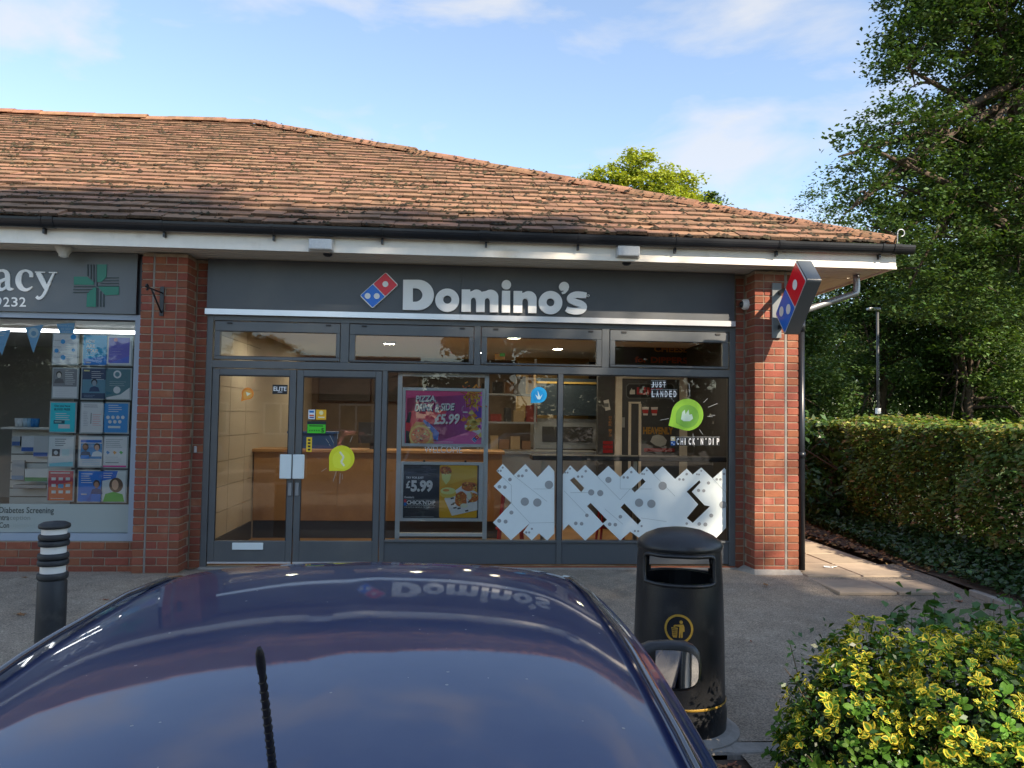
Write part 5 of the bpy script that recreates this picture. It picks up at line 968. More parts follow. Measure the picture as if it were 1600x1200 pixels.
for y in (-6, -16, -26, -35): tp([(-36, y+1), (-8, y+1), (-8, y-1), (-36, y-1)])
for x in (-30, -24, -18, -12): tp([(x-1, 4), (x+1, 4), (x*.7-7, -44), (x*.7-9, -44)])
tp([(-30, 12), (-24, 18), (-16, 10), (-20, 8)]); tm.build('tidy_figure', MATS['gold'], bn_, fix=False)
MB().lathe([(.2565, .147), (.2575, .149), (.2575, .157), (.2565, .159)], BC, 64).build('gold_band', MATS['gold'], bn_, smooth=True)
# ---------------------------------------------------------------- bollard
bo = onY(85, 830, 4.8); bz = pave_z(4.8)-.012; BO = thing('bollard', 'black bollard with three white bands in front of the pharmacy', 'bollard', (bo.x, 4.8, bz)); bc = (bo.x, 4.8, 0)
MB().lathe([(.083, bz), (.08, .3), (.079, .49), (.07, .505)], bc, 28).build('post', MATS['black_matt'], BO, smooth=True)
def rg(z0, z1, r_=.084): MB().lathe([(.066, z0), (r_-.004, z0+.002), (r_, z0+.010), (r_, z1-.010), (r_-.004, z1-.002), (.066, z1)], bc, 28).build('ring', MATS['black_matt'], BO, smooth=True)
for z0, z1 in ((.505, .545), (.586, .622), (.624, .660), (.70, .735), (.737, .772)): rg(z0, z1)
for z0, z1 in ((.543, .588), (.658, .702), (.770, .806)): MB().lathe([(.068, z0), (.068, z1)], bc, 28).build('band', MATS['white_band'], BO, smooth=True)
MB().lathe([(.066, .804), (.082, .806), (.086, .816), (.083, .83), (.06, .842), (0, .848)], bc, 28).build('cap', MATS['black_matt'], BO, smooth=True)
# ---------------------------------------------------------------- cars
def dusty(m):
    t = m.node_tree; b = t.nodes['Principled BSDF']; l = t.links.new; gm = t.nodes.new('ShaderNodeNewGeometry'); vo = t.nodes.new('ShaderNodeTexVoronoi'); vo.inputs['Scale'].default_value = 24; l(gm.outputs['Position'], vo.inputs['Vector'])
    wn = t.nodes.new('ShaderNodeMath'); wn.operation = 'MULTIPLY'; sp_ = t.nodes.new('ShaderNodeSeparateColor'); l(vo.outputs['Color'], sp_.inputs[0]); wn.inputs[1].default_value = .07; l(sp_.outputs[0], wn.inputs[0])
    lt = t.nodes.new('ShaderNodeMath'); lt.operation = 'LESS_THAN'; l(vo.outputs['Distance'], lt.inputs[0]); l(wn.outputs[0], lt.inputs[1])
    n = t.nodes.new('ShaderNodeTexNoise'); n.inputs['Scale'].default_value = 7; n.inputs['Detail'].default_value = 8; l(gm.outputs['Position'], n.inputs['Vector']); r = t.nodes.new('ShaderNodeMapRange'); r.inputs[1].default_value = .4; r.inputs[2].default_value = .8; r.inputs[3].default_value = .0; r.inputs[4].default_value = .05; l(n.outputs['Fac'], r.inputs[0])
    mx_ = t.nodes.new('ShaderNodeMath'); mx_.operation = 'MAXIMUM'; s2 = t.nodes.new('ShaderNodeMath'); s2.operation = 'MULTIPLY'; s2.inputs[1].default_value = .6; l(lt.outputs[0], s2.inputs[0]); l(s2.outputs[0], mx_.inputs[0]); l(r.outputs[0], mx_.inputs[1])
    x = t.nodes.new('ShaderNodeMix'); x.data_type = 'RGBA'; x.inputs['A'].default_value = b.inputs['Base Color'].default_value; x.inputs['B'].default_value = (.45, .43, .39, 1); l(mx_.outputs[0], x.inputs['Factor']); l(x.outputs['Result'], b.inputs['Base Color'])
    iv = t.nodes.new('ShaderNodeMath'); iv.operation = 'SUBTRACT'; iv.inputs[0].default_value = .82; iv.use_clamp = True; l(lt.outputs[0], iv.inputs[1]); l(iv.outputs[0], b.inputs['Coat Weight']); r3 = t.nodes.new('ShaderNodeMapRange'); r3.inputs[3].default_value = .01; r3.inputs[4].default_value = .05; l(n.outputs['Fac'], r3.inputs[0]); l(r3.outputs[0], b.inputs['Coat Roughness']); return m
def paint(name, c, metal=.35): return M(name, c, .38, metal=metal, coat=1.0, spec=.2)
M('car_glass', (.008, .009, .010), .03, spec=.8); M('tyre', (.015, .015, .015), .8); M('rim', (.45, .46, .47), .35, metal=.8); M('chrome_mirror', (.9, .92, .93), .02, metal=1); M('tail_red', (.5, .01, .01), .2); M('head_lamp', (.7, .72, .74), .1)
ST = [  # y, z top, roof half width, roof edge z, belt w, belt z, mid w, mid z, sill w, sill z
 (0, .56, .50, .55, .60, .52, .66, .42, .60, .26), (.05, .80, .58, .78, .70, .70, .75, .48, .68, .22), (.14, 1.0, .56, .965, .74, .86, .79, .52, .73, .2), (.30, 1.21, .53, 1.16, .765, .90, .815, .54, .755, .19), (.46, 1.312, .515, 1.262, .78, .905, .825, .55, .765, .19),
 (.62, 1.350, .525, 1.302, .79, .905, .83, .55, .77, .19), (.95, 1.384, .540, 1.337, .80, .905, .832, .55, .77, .19), (1.35, 1.412, .548, 1.365, .805, .905, .833, .55, .77, .19), (1.7, 1.4235, .540, 1.374, .805, .90, .833, .55, .77, .19), (1.95, 1.420, .523, 1.366, .803, .895, .832, .55, .77, .19),
 (2.06, 1.385, .520, 1.33, .80, .893, .83, .55, .77, .19), (2.35, 1.19, .57, 1.14, .79, .89, .828, .55, .77, .19), (2.68, .965, .66, .935, .78, .86, .82, .55, .765, .19), (2.95, .90, .68, .86, .765, .80, .81, .54, .755, .19), (3.3, .82, .64, .775, .74, .71, .785, .5, .735, .2), (3.55, .70, .56, .66, .67, .60, .72, .44, .68, .22), (3.68, .54, .44, .52, .55, .49, .58, .38, .54, .26)]
def car(name, label, loc, rot, pm_, full=True, group=None):
    t = thing(name, label, 'car', loc, group); t.rotation_euler.z = rot; WL[t.name] = Vector((0, 0, 0))
    ctl = []
    for y, zt, wr, zr, wb, zb, wm, zm, ws, zs_ in ST:
        k = min(1, max(0, (zr-zb)/.3)); e = .035*k
        ctl.append([(0, y, zt), (.4*wr, y, zt-.005), (.75*wr, y, zt-.018), (.94*wr, y, zt-.036 if k > .5 else zr+.01), (wr+.012, y, zr-.004), (wr+.045*k+.01, y, zr-.05*k-.01), (wb, y, zb), (wm, y, (zb+zm)/2+.03), (wm, y, zm-.05), (ws, y, zs_), (ws-.08, y, zs_-.03), (.25, y, zs_-.04)])
    A = np.array(ctl); su, sv = 6, 5
    U = np.stack([cat(A[:, j], su) for j in range(A.shape[1])], 1)              # along the car
    V = np.stack([cat(U[i], sv) for i in range(U.shape[0])], 0)
    nu, nv = V.shape[:2]; groups = {}
    full_ = np.concatenate([V[:, ::-1]*np.array((-1, 1, 1)), V[:, 1:]], 1); m_ = full_.shape[1]; vid = full_.reshape(-1, 3)
    for i in range(nu-1):
        for j in range(m_-1):
            jj = abs(j+.5-(nv-1))/sv; c = full_[i, j]*.25+full_[i+1, j]*.25+full_[i, j+1]*.25+full_[i+1, j+1]*.25; y, z = c[1], c[2]; key = 'body'
            if 2.05 < y < 2.66 and jj < 3.6 : key = 'windscreen'
            elif .13 < y < .44 and jj < 3.4: key = 'rear_window'
            elif 5.25 < jj < 5.95 and .52 < y < 2.42 and not 1.28 < y < 1.36: key = ('side_window', c[0] > 0, y > 1.3)
            groups.setdefault(key, []).append((i*m_+j, (i+1)*m_+j, (i+1)*m_+j+1, i*m_+j+1))
    for key, fs in groups.items():
        ids = sorted({q for f in fs for q in f}); mp_ = {q: k for k, q in enumerate(ids)}; nm = key if isinstance(key, str) else key[0]
        me = bpy.data.meshes.new(nm); me.from_pydata([tuple(vid[q]) for q in ids], [], [tuple(mp_[q] for q in f) for f in fs]); b = bmesh.new(); b.from_mesh(me); bmesh.ops.recalc_face_normals(b, faces=b.faces)
        if key == 'body': bmesh.ops.holes_fill(b, edges=[e for e in b.edges if e.is_boundary and all(v_.co.y < .02 or v_.co.y > 3.66 for v_ in e.verts)], sides=0)
        b.to_mesh(me); b.free(); link(nm, me, t, pm_ if nm == 'body' else MATS['car_glass'], smooth=True)
    for y in (.62, 2.98):
        for s_ in (-1, 1):
            def wl(pr): 
                b = MB(); b.lathe(pr, (0, 0, 0), 24); b.v = [(s_*(.70+z), y+x_, .29+y_) for x_, y_, z in b.v]; return b
            w_ = wl([(.17, 0), (.275, -.02), (.29, .02), (.29, .11), (.275, .14), (.19, .145)]).build('wheel', MATS['tyre'], t, smooth=True); wl([(0, .12), (.05, .13), (.08, .115), (.17, .13), (.19, .142), (.2, .135)]).build('rim', MATS['rim'], w_, smooth=True)
            wl([(.30, .08), (.335, .12), (.345, .135), (.335, .14), (.30, .09)]).build('wheel_arch', MATS['black_plastic'], t, smooth=True)
    for s_ in (-1, 1):
        B('tail_light', MATS['tail_red'], t, (s_*.56, s_*.735, .06, .13, .66, .88)); B('headlight', MATS['head_lamp'], t, (s_*.42, s_*.64, 3.44, 3.56, .54, .66))
        pth_ = [(s_*(np.interp(y, [q[0] for q in ST], [q[2] for q in ST])-.022), y, np.interp(y, [q[0] for q in ST], [q[3] for q in ST])+.023) for y in np.linspace(.5, 2.0, 16)]
        if full: MB().tube(pth_, .007, 6).build('roof_moulding', M('moulding', (.02, .022, .03), .2, coat=1), t, smooth=True)
        # wing mirror
        cx, cy, cz = s_*.955, 2.62, .945; b = MB(); v = []; f = []; kk, ll = 16, 7
        for i in range(ll+1):
            ph_ = -math.pi/2+math.pi*i/ll
            for j in range(kk):
                th = 2*math.pi*j/kk; c_, s2 = math.cos(th), math.sin(th); sq = lambda q_: math.copysign(abs(q_)**.6, q_)
                v.append((cx+.116*sq(c_)*math.cos(ph_)**.5 if abs(math.cos(ph_)) > 1e-6 else cx, cy+.08*max(-.35, math.sin(ph_))-.02, cz+.086*sq(s2)*math.cos(ph_)**.5 if abs(math.cos(ph_)) > 1e-6 else cz))
        for i in range(ll):
            for j in range(kk): f.append((i*kk+j, i*kk+(j+1) % kk, (i+1)*kk+(j+1) % kk, (i+1)*kk+j))
        b.add(v, f); b.tube([(s_*.80, cy+.02, .90), (s_*.88, cy+.02, .92)], [.04, .03], 8); mo_ = b.build('wing_mirror', MATS['black_plastic'], t, smooth=True)
        g2 = MB(); g2.add([(cx+.092*math.copysign(abs(math.cos(q_))**.6, math.cos(q_)), cy-.058-.018*math.copysign(abs(math.cos(q_))**.6, math.cos(q_))*s_, cz+.064*math.copysign(abs(math.sin(q_))**.6, math.sin(q_))) for q_ in np.linspace(0, 2*math.pi, 28, endpoint=False)], [tuple(range(28))]); g2.build('mirror_glass', MATS['chrome_mirror'], mo_, fix=True)
    B('number_plate', M('plate_yellow', (.6, .45, .05), .5), t, (-.26, .26, -.012, -.004, .44, .55))
    return t
blue = car('parked_car', 'dark blue hatchback parked nose towards the pizza shop', (-.2, .07, -.300), 0, dusty(paint('navy_paint', (.003, .017, .085), .05)))
tip = onY(405, 1013, .60); ba = Vector((-.183, .86, 1.378-.302))
pts = [ba.lerp(tip+Vector((0, 0, 0)), i/40) for i in range(41)]
an_ = MB().tube(pts, [.0046-.0022*i/40 for i in range(36)]+[.0034, .0037, .0036, .0033, .0018], 8)
hx_ = []
d_ = (tip-ba).normalized(); a1 = d_.cross(Vector((0, 0, 1))).normalized(); a2 = d_.cross(a1)
for i in range(160): u = i/160*.86+.03; hx_.append(ba.lerp(tip, u)+(a1*math.cos(i*.75)+a2*math.sin(i*.75))*(.0042-.0016*u))
an_.tube(hx_, .0010, 5); an_.v = [tuple(Vector(p)-Vector((-.2, .07, -.300))) for p in an_.v]
an_.build('aerial', MATS['rubber'], blue, smooth=True)
ab = MB().lathe([(.03, -.01), (.026, .012), (.014, .03), (.006, .04)], (.017, .79, 1.372), 16); ab.build('aerial_base', MATS['rubber'], blue, smooth=True)
car('parked_car', 'silver hatchback parked across the car park, seen reflected in the left door', (-6.6, -6.2, -.33), R(100), paint('silver_paint', (.42, .43, .44), .6), False, 'cars parked behind the camera')
car('parked_car', 'red hatchback parked across the car park, seen reflected in the right door', (-3.1, -9.6, -.33), R(20), paint('red_paint', (.24, .012, .016), .3), False, 'cars parked behind the camera')
car('parked_car', 'dark grey hatchback parked across the car park, seen reflected in the right panes', (3.4, -6.0, -.33), R(80), paint('grey_paint', (.05, .055, .06), .5), False, 'cars parked behind the camera')
# ---------------------------------------------------------------- leaf materials
M('leaf_oak', (.050, .100, .024), .55, irand=.45, trans=.25); M('leaf_wood', (.055, .105, .024), .6, irand=.45, trans=.22); M('leaf_wood_b', (.065, .12, .025), .6, irand=.4, trans=.25); M('leaf_yellow', (.30, .36, .045), .6, irand=.35, trans=.35)
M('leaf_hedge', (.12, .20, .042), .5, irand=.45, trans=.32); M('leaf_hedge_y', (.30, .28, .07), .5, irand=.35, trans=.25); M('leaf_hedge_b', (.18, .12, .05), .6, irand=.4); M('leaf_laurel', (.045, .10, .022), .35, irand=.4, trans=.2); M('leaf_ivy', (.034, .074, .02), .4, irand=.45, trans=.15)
M('leaf_var_y', (.62, .53, .05), .5, orand=.2, trans=.25, spec=.2); M('leaf_var_g', (.09, .20, .022), .5, orand=.3, trans=.25, spec=.2); M('leaf_green', (.06, .14, .025), .45, irand=.4, trans=.2); M('leaf_brown', (.26, .13, .055), .75, irand=.4, orand=.35); M('twig', (.10, .065, .035), .9, irand=.4)
# ---------------------------------------------------------------- variegated shrub
rg_ = np.random.default_rng(11)
sh_ = thing('variegated_shrub', 'low shrub with yellow edged green leaves in the near right corner', 'shrub', (2.4, 3.4, -.23))
DM = [(1.86, 3.50, -.25, .33, .34, .64, .75), (2.05, 3.62, -.25, .34, .3, .76, .6), (2.28, 3.38, -.25, .42, .40, .78, .75), (2.62, 3.5, -.25, .40, .4, .76, .6), (2.85, 3.45, -.25, .5, .48, .76, .5), (3.35, 3.6, -.25, .5, .5, .80, .35), (3.9, 3.6, -.25, .55, .5, .82, .4), (2.5, 3.05, -.25, .5, .36, .50, .55), (3.2, 3.1, -.25, .5, .36, .52, .3)]
def dome_pts(dm, k, jit=.03):
    d = rg_.normal(size=(k, 3)); d[:, 2] = np.abs(d[:, 2])*.9; d /= np.linalg.norm(d, axis=1)[:, None]; p = d*np.array(dm[3:6]); nr = d/np.array(dm[3:6]); nr /= np.linalg.norm(nr, axis=1)[:, None]
    p = p*(1+rg_.normal(size=(k, 1))*.05)+np.array(dm[:3])+rg_.normal(size=(k, 3))*jit
    ok = np.ones(k, bool)
    for o_ in DM:
        if o_ is dm: continue
        ok &= (((p-np.array(o_[:3]))/np.array(o_[3:6]))**2).sum(1) > .82
    return p[ok], nr[ok]
def leaf_shape(l_, wd, fold, droop):
    """outline rim and inner blade: returns verts, rim faces, blade faces"""
    ot = [(0, 0), (.25, .42), (.55, .5), (.85, .3), (1, 0), (.85, -.3), (.55, -.5), (.25, -.42)]; it = [(.1, 0), (.3, .2), (.55, .25), (.78, .14), (.88, 0), (.78, -.14), (.55, -.25), (.3, -.2)]
    z = lambda u, v: fold*abs(v)*wd-droop*u*u*l_
    vs_ = [(u*l_, v*wd, z(u, v)) for u, v in ot]+[(u*l_, v*wd, z(u, v)+.0004) for u, v in it]
    return vs_, [(i, (i+1) % 8, 8+(i+1) % 8, 8+i) for i in range(8)], [tuple(range(8, 16))]
def sprig_mesh(seed, mats, kmin, kmax, ls):
    g_ = random.Random(seed); b = MB()
    for i in range(g_.randint(kmin, kmax)):
        l_ = ls*g_.uniform(.75, 1.25); vs_, rim_, bl = leaf_shape(l_, l_*g_.uniform(.55, .7), g_.uniform(.1, .5), g_.uniform(.0, .35)); az = i*2.4+g_.uniform(-.4, .4); el = g_.uniform(-.1, .9)
        mt = Matrix.Rotation(az, 3, 'Z')@Matrix.Rotation(-el, 3, 'Y')@Matrix.Rotation(g_.uniform(-.4, .4), 3, 'X'); off = Vector((0, 0, g_.uniform(-.02, .012)))
        vs2 = [tuple(mt@(Vector(v)+Vector((.004, 0, 0)))+off) for v in vs_]; b.add(vs2, rim_, 0); b.add(vs2, bl, 1)
    b.tube([(0, 0, -.06), (0, 0, 0)], .002, 4, m=1); return b.mesh('leaf_sprig', mats, fix=False)
vm = [sprig_mesh(i, [MATS['leaf_var_y'], MATS['leaf_var_g']], 5, 8, .034) for i in range(6)]; gmn = [sprig_mesh(30+i, [MATS['leaf_var_g'], MATS['leaf_var_g']], 5, 8, .036) for i in range(4)]
cands = []
for dm in DM:
    p, nr = dome_pts(dm, int(900*(dm[3]*dm[5])/.35)); cands += [(p[i], nr[i], rg_.random() < dm[6]*(.92 if p[i][2] > .12 else .3)) for i in range(len(p)) if p[i][2] > -.18 and p[i][1] < 3.98]
cands.sort(key=lambda c: (c[0][0]**2+c[0][1]**2+(c[0][2]-1.5)**2)+(0 if (c[1]@(np.array((0, 0, 1.5))-c[0])) > -.1 else 50))
rest = MB(); fr_p = np.array(CAM)
def infr(p):
    v = Vector(p)-CAM; zc = v.dot(fwd); return 1180 < 800+F*v.dot(right)/zc < 1620 and 600-F*v.dot(up)/zc < 1215
big = 0
for p, nr, vg in cands:
    q_ = Vector((nr[0], nr[1], nr[2]+.6)).normalized().to_track_quat('Z', 'Y')@Quaternion((0, 0, 1), rg_.uniform(0, 6.28)); s_ = rg_.choice((.45, .7, .85, 1.0, 1.25))*rg_.uniform(.85, 1.15); me = (vm if vg else gmn)[rg_.integers(0, 4)]
    if big < 300 and infr(p):
        o = link('leaf_sprig', me, sh_, at=tuple(p)); o.rotation_euler = q_.to_euler(); o.scale = (s_,)*3; big += 1
    else:
        mt = q_.to_matrix(); k = len(rest.v); rest.v += [tuple(mt@(v.co*s_)+Vector(p)) for v in me.vertices]
        off = 0 if vg else 2
        for f in me.polygons: rest.f.append(tuple(i+k for i in f.vertices)); rest.m.append(0 if (vg and f.material_index == 0) else 1)
tag(rest.build('leaf_sprig', [MATS['leaf_var_y'], MATS['leaf_var_g']], sh_, fix=False), kind='stuff')
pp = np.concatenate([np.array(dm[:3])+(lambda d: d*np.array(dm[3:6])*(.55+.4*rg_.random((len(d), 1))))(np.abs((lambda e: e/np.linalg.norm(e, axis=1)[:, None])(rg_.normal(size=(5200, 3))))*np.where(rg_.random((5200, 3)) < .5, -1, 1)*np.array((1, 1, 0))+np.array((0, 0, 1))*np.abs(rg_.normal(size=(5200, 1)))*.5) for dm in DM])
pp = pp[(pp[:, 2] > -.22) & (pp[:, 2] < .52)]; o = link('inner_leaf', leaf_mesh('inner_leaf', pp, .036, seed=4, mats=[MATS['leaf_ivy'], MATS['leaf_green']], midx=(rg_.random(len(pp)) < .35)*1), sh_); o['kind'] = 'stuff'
st_ = MB()
for dm in DM:
    for i in range(12): e = Vector(dm[:3])+Vector((rg_.normal()*dm[3]*.5, rg_.normal()*dm[4]*.5, dm[5]*rg_.uniform(.5, .95))); b0 = Vector((dm[0]+rg_.normal()*.1, dm[1]+rg_.normal()*.08, -.25)); st_.tube([b0, b0.lerp(e, .5)+Vector((rg_.normal()*.03, rg_.normal()*.03, .03)), e], [.006, .004, .002], 5)
st_.build('stem', MATS['twig'], sh_, fix=False)
# brown twiggy plant at the very front
tp_ = thing('twiggy_plant', 'brown green twiggy heather like plant at the bottom right corner', 'plant', (3, 2.7, -.23)); b = MB(); lp = []
for i in range(520):
    x, y = rg_.uniform(2.05, 4.0), rg_.uniform(2.45, 3.05); h = rg_.uniform(.25, .50)*(1 if x > 2.3 else .7); p0 = Vector((x, y, -.23)); p1 = p0+Vector((rg_.normal()*.09, rg_.normal()*.09, h)); b.tube([p0, p0.lerp(p1, .5)+Vector((rg_.normal()*.03, 0, 0)), p1], [.003, .002, .001], 3)
    for k in range(26): q_ = p0.lerp(p1, rg_.uniform(.3, 1)); lp.append((q_.x+rg_.normal()*.022, q_.y+rg_.normal()*.022, q_.z+rg_.normal()*.02))
b.build('stem', MATS['twig'], tp_, fix=False); lp = np.array(lp); o = link('foliage', leaf_mesh('foliage', lp, .016, seed=9, aspect=.3, mats=[M('heath_green', (.06, .075, .025), .6, irand=.5), M('heath_brown', (.13, .08, .04), .7, irand=.5)], midx=(rg_.random(len(lp)) < .4)*1), tp_); o['kind'] = 'stuff'
# bramble on top at the back
br = thing('bramble', 'fresh green leafy bramble growing up behind the variegated shrub', 'plant', (3.1, 3.85, -.22)); pp = np.column_stack([rg_.uniform(2.25, 4.3, 520), rg_.uniform(3.6, 4.0, 520), np.abs(rg_.normal(size=520))*.08+.44]); b = MB()
for i in range(34): q_ = pp[i]; b.tube([(q_[0]+rg_.normal()*.1, 3.8, -.22), (q_[0], q_[1], .3), tuple(q_+np.array((0, 0, .04)))], [.004, .003, .0015], 4)
b.build('stem', MATS['twig'], br, fix=False); o = link('foliage', leaf_mesh('foliage', pp, .062, seed=12, aspect=.65, mats=[MATS['leaf_green']]), br); o['kind'] = 'stuff'
# ---------------------------------------------------------------- hedge, laurel, ivy
hp = []; nr_ = []
k = 52000; y = rg_.uniform(3.5, 15, k); f_ = rg_.random(k); bump_ = .10*np.sin(y*2.3)+.07*np.sin(y*5.1+1)+.05*np.sin(y*11)
zf = rg_.random(k)**.75*1.5; front = f_ < .68
x = np.where(front, 5.88+bump_+.06*np.sin(zf*7+y*3)+rg_.normal(size=k)*.05+.25*np.maximum(0, .5-zf), 5.85+rg_.random(k)*1.1); z = np.where(front, zf, 1.47+.04*np.sin(y*3.1)+.04*np.sin(y*1.3)+rg_.normal(size=k)*.035)
hp = np.column_stack([x, y, z]); nn = np.where(front[:, None], np.array((-.65, -.2, .8)), np.array((-.1, -.1, 1))); u_ = rg_.random(k); pch = np.sin(y*1.9)+np.sin(z*4+y*.7); mi = np.where(u_ < .12+.14*(z > 1.25), 1, np.where(u_ > .95-.06*(pch > .5), 2, 0))
hd = thing('hedge', 'long clipped mixed hedge with brown tinged leaves beside the path', 'hedge', (6.4, 9, 0)); o = link('foliage', leaf_mesh('foliage', hp, .072, nrm=nn, seed=21, mats=[MATS['leaf_hedge'], MATS['leaf_hedge_y'], MATS['leaf_hedge_b']], midx=mi), hd); o['kind'] = 'stuff'
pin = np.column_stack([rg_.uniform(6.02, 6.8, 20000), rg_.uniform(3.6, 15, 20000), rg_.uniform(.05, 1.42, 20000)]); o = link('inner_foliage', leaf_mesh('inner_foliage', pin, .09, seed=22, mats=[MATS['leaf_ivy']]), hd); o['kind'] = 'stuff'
b = MB()
for i in range(60): yy = 3.7+i*.19; b.tube([(6.3+rg_.normal()*.1, yy, 0), (6.2+rg_.normal()*.12, yy+rg_.normal()*.1, .6), (6.2+rg_.normal()*.2, yy+rg_.normal()*.15, 1.35)], [.018, .012, .006], 5)
b.build('stem', MATS['bark'], hd, fix=False)
la = thing('laurel_bush', 'glossy large leaved laurel at the far end of the side path', 'bush', (5.7, 11.6, 0)); pts_ = clump_points([(5.75, 11.6, .7, .75, .75), (6.1, 12.3, .8, .8, .8), (5.5, 12.7, .75, .8, .85), (6.2, 11.2, .75, .7, .72), (5.9, 11.9, 1.1, .6, .5)], 5200, 31, .28, 60, .7); o = link('foliage', leaf_mesh('foliage', pts_, .13, seed=31, aspect=.42, mats=[MATS['leaf_laurel']]), la); o['kind'] = 'stuff'
b = MB()
for i in range(9): b.tube([(5.7+rg_.normal()*.1, 11.7+rg_.normal()*.2, 0), (5.7+rg_.normal()*.25, 11.7+rg_.normal()*.3, .7), (5.8+rg_.normal()*.4, 11.8+rg_.normal()*.4, 1.35)], [.03, .02, .008], 6)
b.build('stem', MATS['bark'], la, fix=False)
k = 15000; y = rg_.uniform(4.2, 12, k); x = 4.80+(rg_.random(k)**.8)*1.15; ed_ = 4.78+np.maximum(0, (y-7.2))*.12; x = np.maximum(x, ed_); pp = np.column_stack([x, y, .02+rg_.random(k)*.10+.22*np.maximum(0, x-5.35)*rg_.random(k)])
tag(link('ivy', leaf_mesh('ivy', pp, .06, seed=41, aspect=.8, mats=[MATS['leaf_ivy']], flatten=1.2)), 'dark green ivy covering the ground at the foot of the hedge', 'ivy', kind='stuff')
k = 900; pp = np.column_stack([4.55+rg_.random(k)*.8, rg_.uniform(7.4, 14, k), .012+rg_.random(k)*.02]); tag(link('leaf_litter', leaf_mesh('leaf_litter', pp, .06, seed=42, aspect=.7, mats=[MATS['leaf_brown']], flatten=3)), 'brown leaf litter on the soil beside the path', 'leaf litter', kind='stuff')
# fallen leaves one can count
def fleaf(seed):
    g_ = random.Random(seed); b = MB(); pts = []
    for i in range(14): a_ = 2*math.pi*i/14; r_ = .032*(1 if i % 2 else .62)*g_.uniform(.85, 1.15)*(1.25 if i in (0, 1, 13) else 1); pts.append((r_*math.cos(a_), r_*.8*math.sin(a_), .004+.012*abs(math.sin(a_*1.5+seed))))
    b.add([(0, 0, .004)]+pts, [(0, i+1, (i+1) % 14+1) for i in range(14)]); b.tube([(-.03, 0, .004), (-.06, .006, .008)], .0012, 4); return b.mesh('fallen_leaf', [MATS['leaf_brown']], fix=False)
fm = [fleaf(i) for i in range(5)]
def drop(x, y, z, s_=1, lab='fallen brown leaf lying on the ground below the variegated shrub', grp='fallen leaves by the shrub'):
    o = link('fallen_leaf', fm[rnd.randrange(5)], None, at=(x, y, z+.001)); o.rotation_euler = (rnd.uniform(-.15, .15), rnd.uniform(-.15, .15), rnd.uniform(0, 6.28)); o.scale = (s_,)*3; tag(o, lab, 'leaf', grp)
for i in range(70): drop(rnd.uniform(1.22, 1.9), rnd.uniform(3.3, 3.93), -.24 if rnd.random() < .7 else -.225, rnd.uniform(.8, 1.35))
for px, py, wh_ in ((165, 938, 'right of the bollard beside the car'), (33, 962, 'left of the bollard'), (1500, 941, 'near the ivy edging'), (38, 903, 'below the pharmacy wall'), (1170, 1005, 'right of the litter bin'), (1196, 915, 'in front of the corner pier')):
    p = onZ(px, py, -.06); p = onZ(px, py, pave_z(p.y)-.012); drop(p.x, p.y, p.z, rnd.uniform(.7, 1.2), 'single orange brown leaf on the asphalt '+wh_, 'fallen leaves on the asphalt')
for px, py, wh_ in ((302, 886, 'middle leaf of three at the left pier'), (1158, 889, 'left one at the corner pier'), (298, 885, 'leftmost of three at the left pier'), (310, 884, 'nearest the door of three at the left pier'), (1163, 890, 'right one at the corner pier')):
    p = onZ(px, py, -.005); drop(p.x, min(p.y, 7.72), -.008, .8, 'yellow brown leaf at a brick foot, '+wh_, 'leaves at the pier feet')
o = MB(); p = onZ(1300, 887, .004); g_ = random.Random(2); o.add([tuple(p+Vector((g_.uniform(-.09, .09), g_.uniform(-.05, .05), g_.uniform(.001, .02)))) for _ in range(9)], [(0, 1, 2), (2, 3, 4), (4, 5, 6), (6, 7, 8), (1, 4, 7)]); tag(o.build('litter_scrap', MATS['letter_white'], None, fix=False), 'crumpled white paper scrap on the side path slabs', 'litter')
# ---------------------------------------------------------------- street lamp
lp0 = onY(1371, 485, 19.6); sl2 = thing('street_lamp', 'slim grey street lamp standing in front of the dark trees', 'street lamp', (lp0.x, 19.6, 0))
MB().tube([(lp0.x, 19.6, -.05), (lp0.x, 19.6, 1.4)], .06, 10).tube([(lp0.x, 19.6, 1.4), (lp0.x, 19.6, lp0.z)], .034, 10).build('column', M('lamp_grey', (.07, .075, .08), .5), sl2, smooth=True); B('band', MATS['letter_white'], sl2, (lp0.x-.05, lp0.x+.05, 19.55, 19.65, 1.75, 1.9))
o = B('lantern', MATS['steel_grey'], sl2, (lp0.x-.28, lp0.x+.06, 19.52, 19.68, lp0.z-.01, lp0.z+.07)); bevel(o, .03, 2)
# ---------------------------------------------------------------- trees in view
def px3(x, y, Y): p = onY(x, y, Y); return (p.x, p.y, p.z)
oc = []
for x, y, r_, d in ((1455, 30, 1.0, 14), (1415, 105, .7, 14), (1480, 90, 1.3, 14.5), (1560, 40, 1.5, 14), (1345, 225, .5, 13.5), (1310, 245, .4, 13.4), (1395, 195, .6, 13.8), (1440, 205, 1.0, 14.2), (1350, 305, .55, 13.6), (1318, 335, .3, 13.5), (1400, 290, .8, 14), (1480, 270, 1.2, 14.3), (1560, 190, 1.5, 14.8), (1390, 375, .7, 13.8), (1455, 370, 1.1, 14), (1540, 330, 1.4, 14.3), (1610, 290, 1.5, 14), (1420, 450, .8, 13.8), (1500, 440, 1.1, 14.2), (1590, 430, 1.3, 14), (1650, 130, 1.8, 14.5), (1680, 380, 1.6, 14.5), (1475, -60, 1.2, 14.2), (1530, -70, 1.6, 14.5), (1640, -20, 1.7, 14)): p = px3(x, y, d); oc.append((*p, r_, r_*.85))
for i in range(16): oc.append((13.2+rnd.uniform(-2, 5), 15.5+rnd.uniform(-2, 4), rnd.uniform(5, 13), rnd.uniform(1, 1.7)))
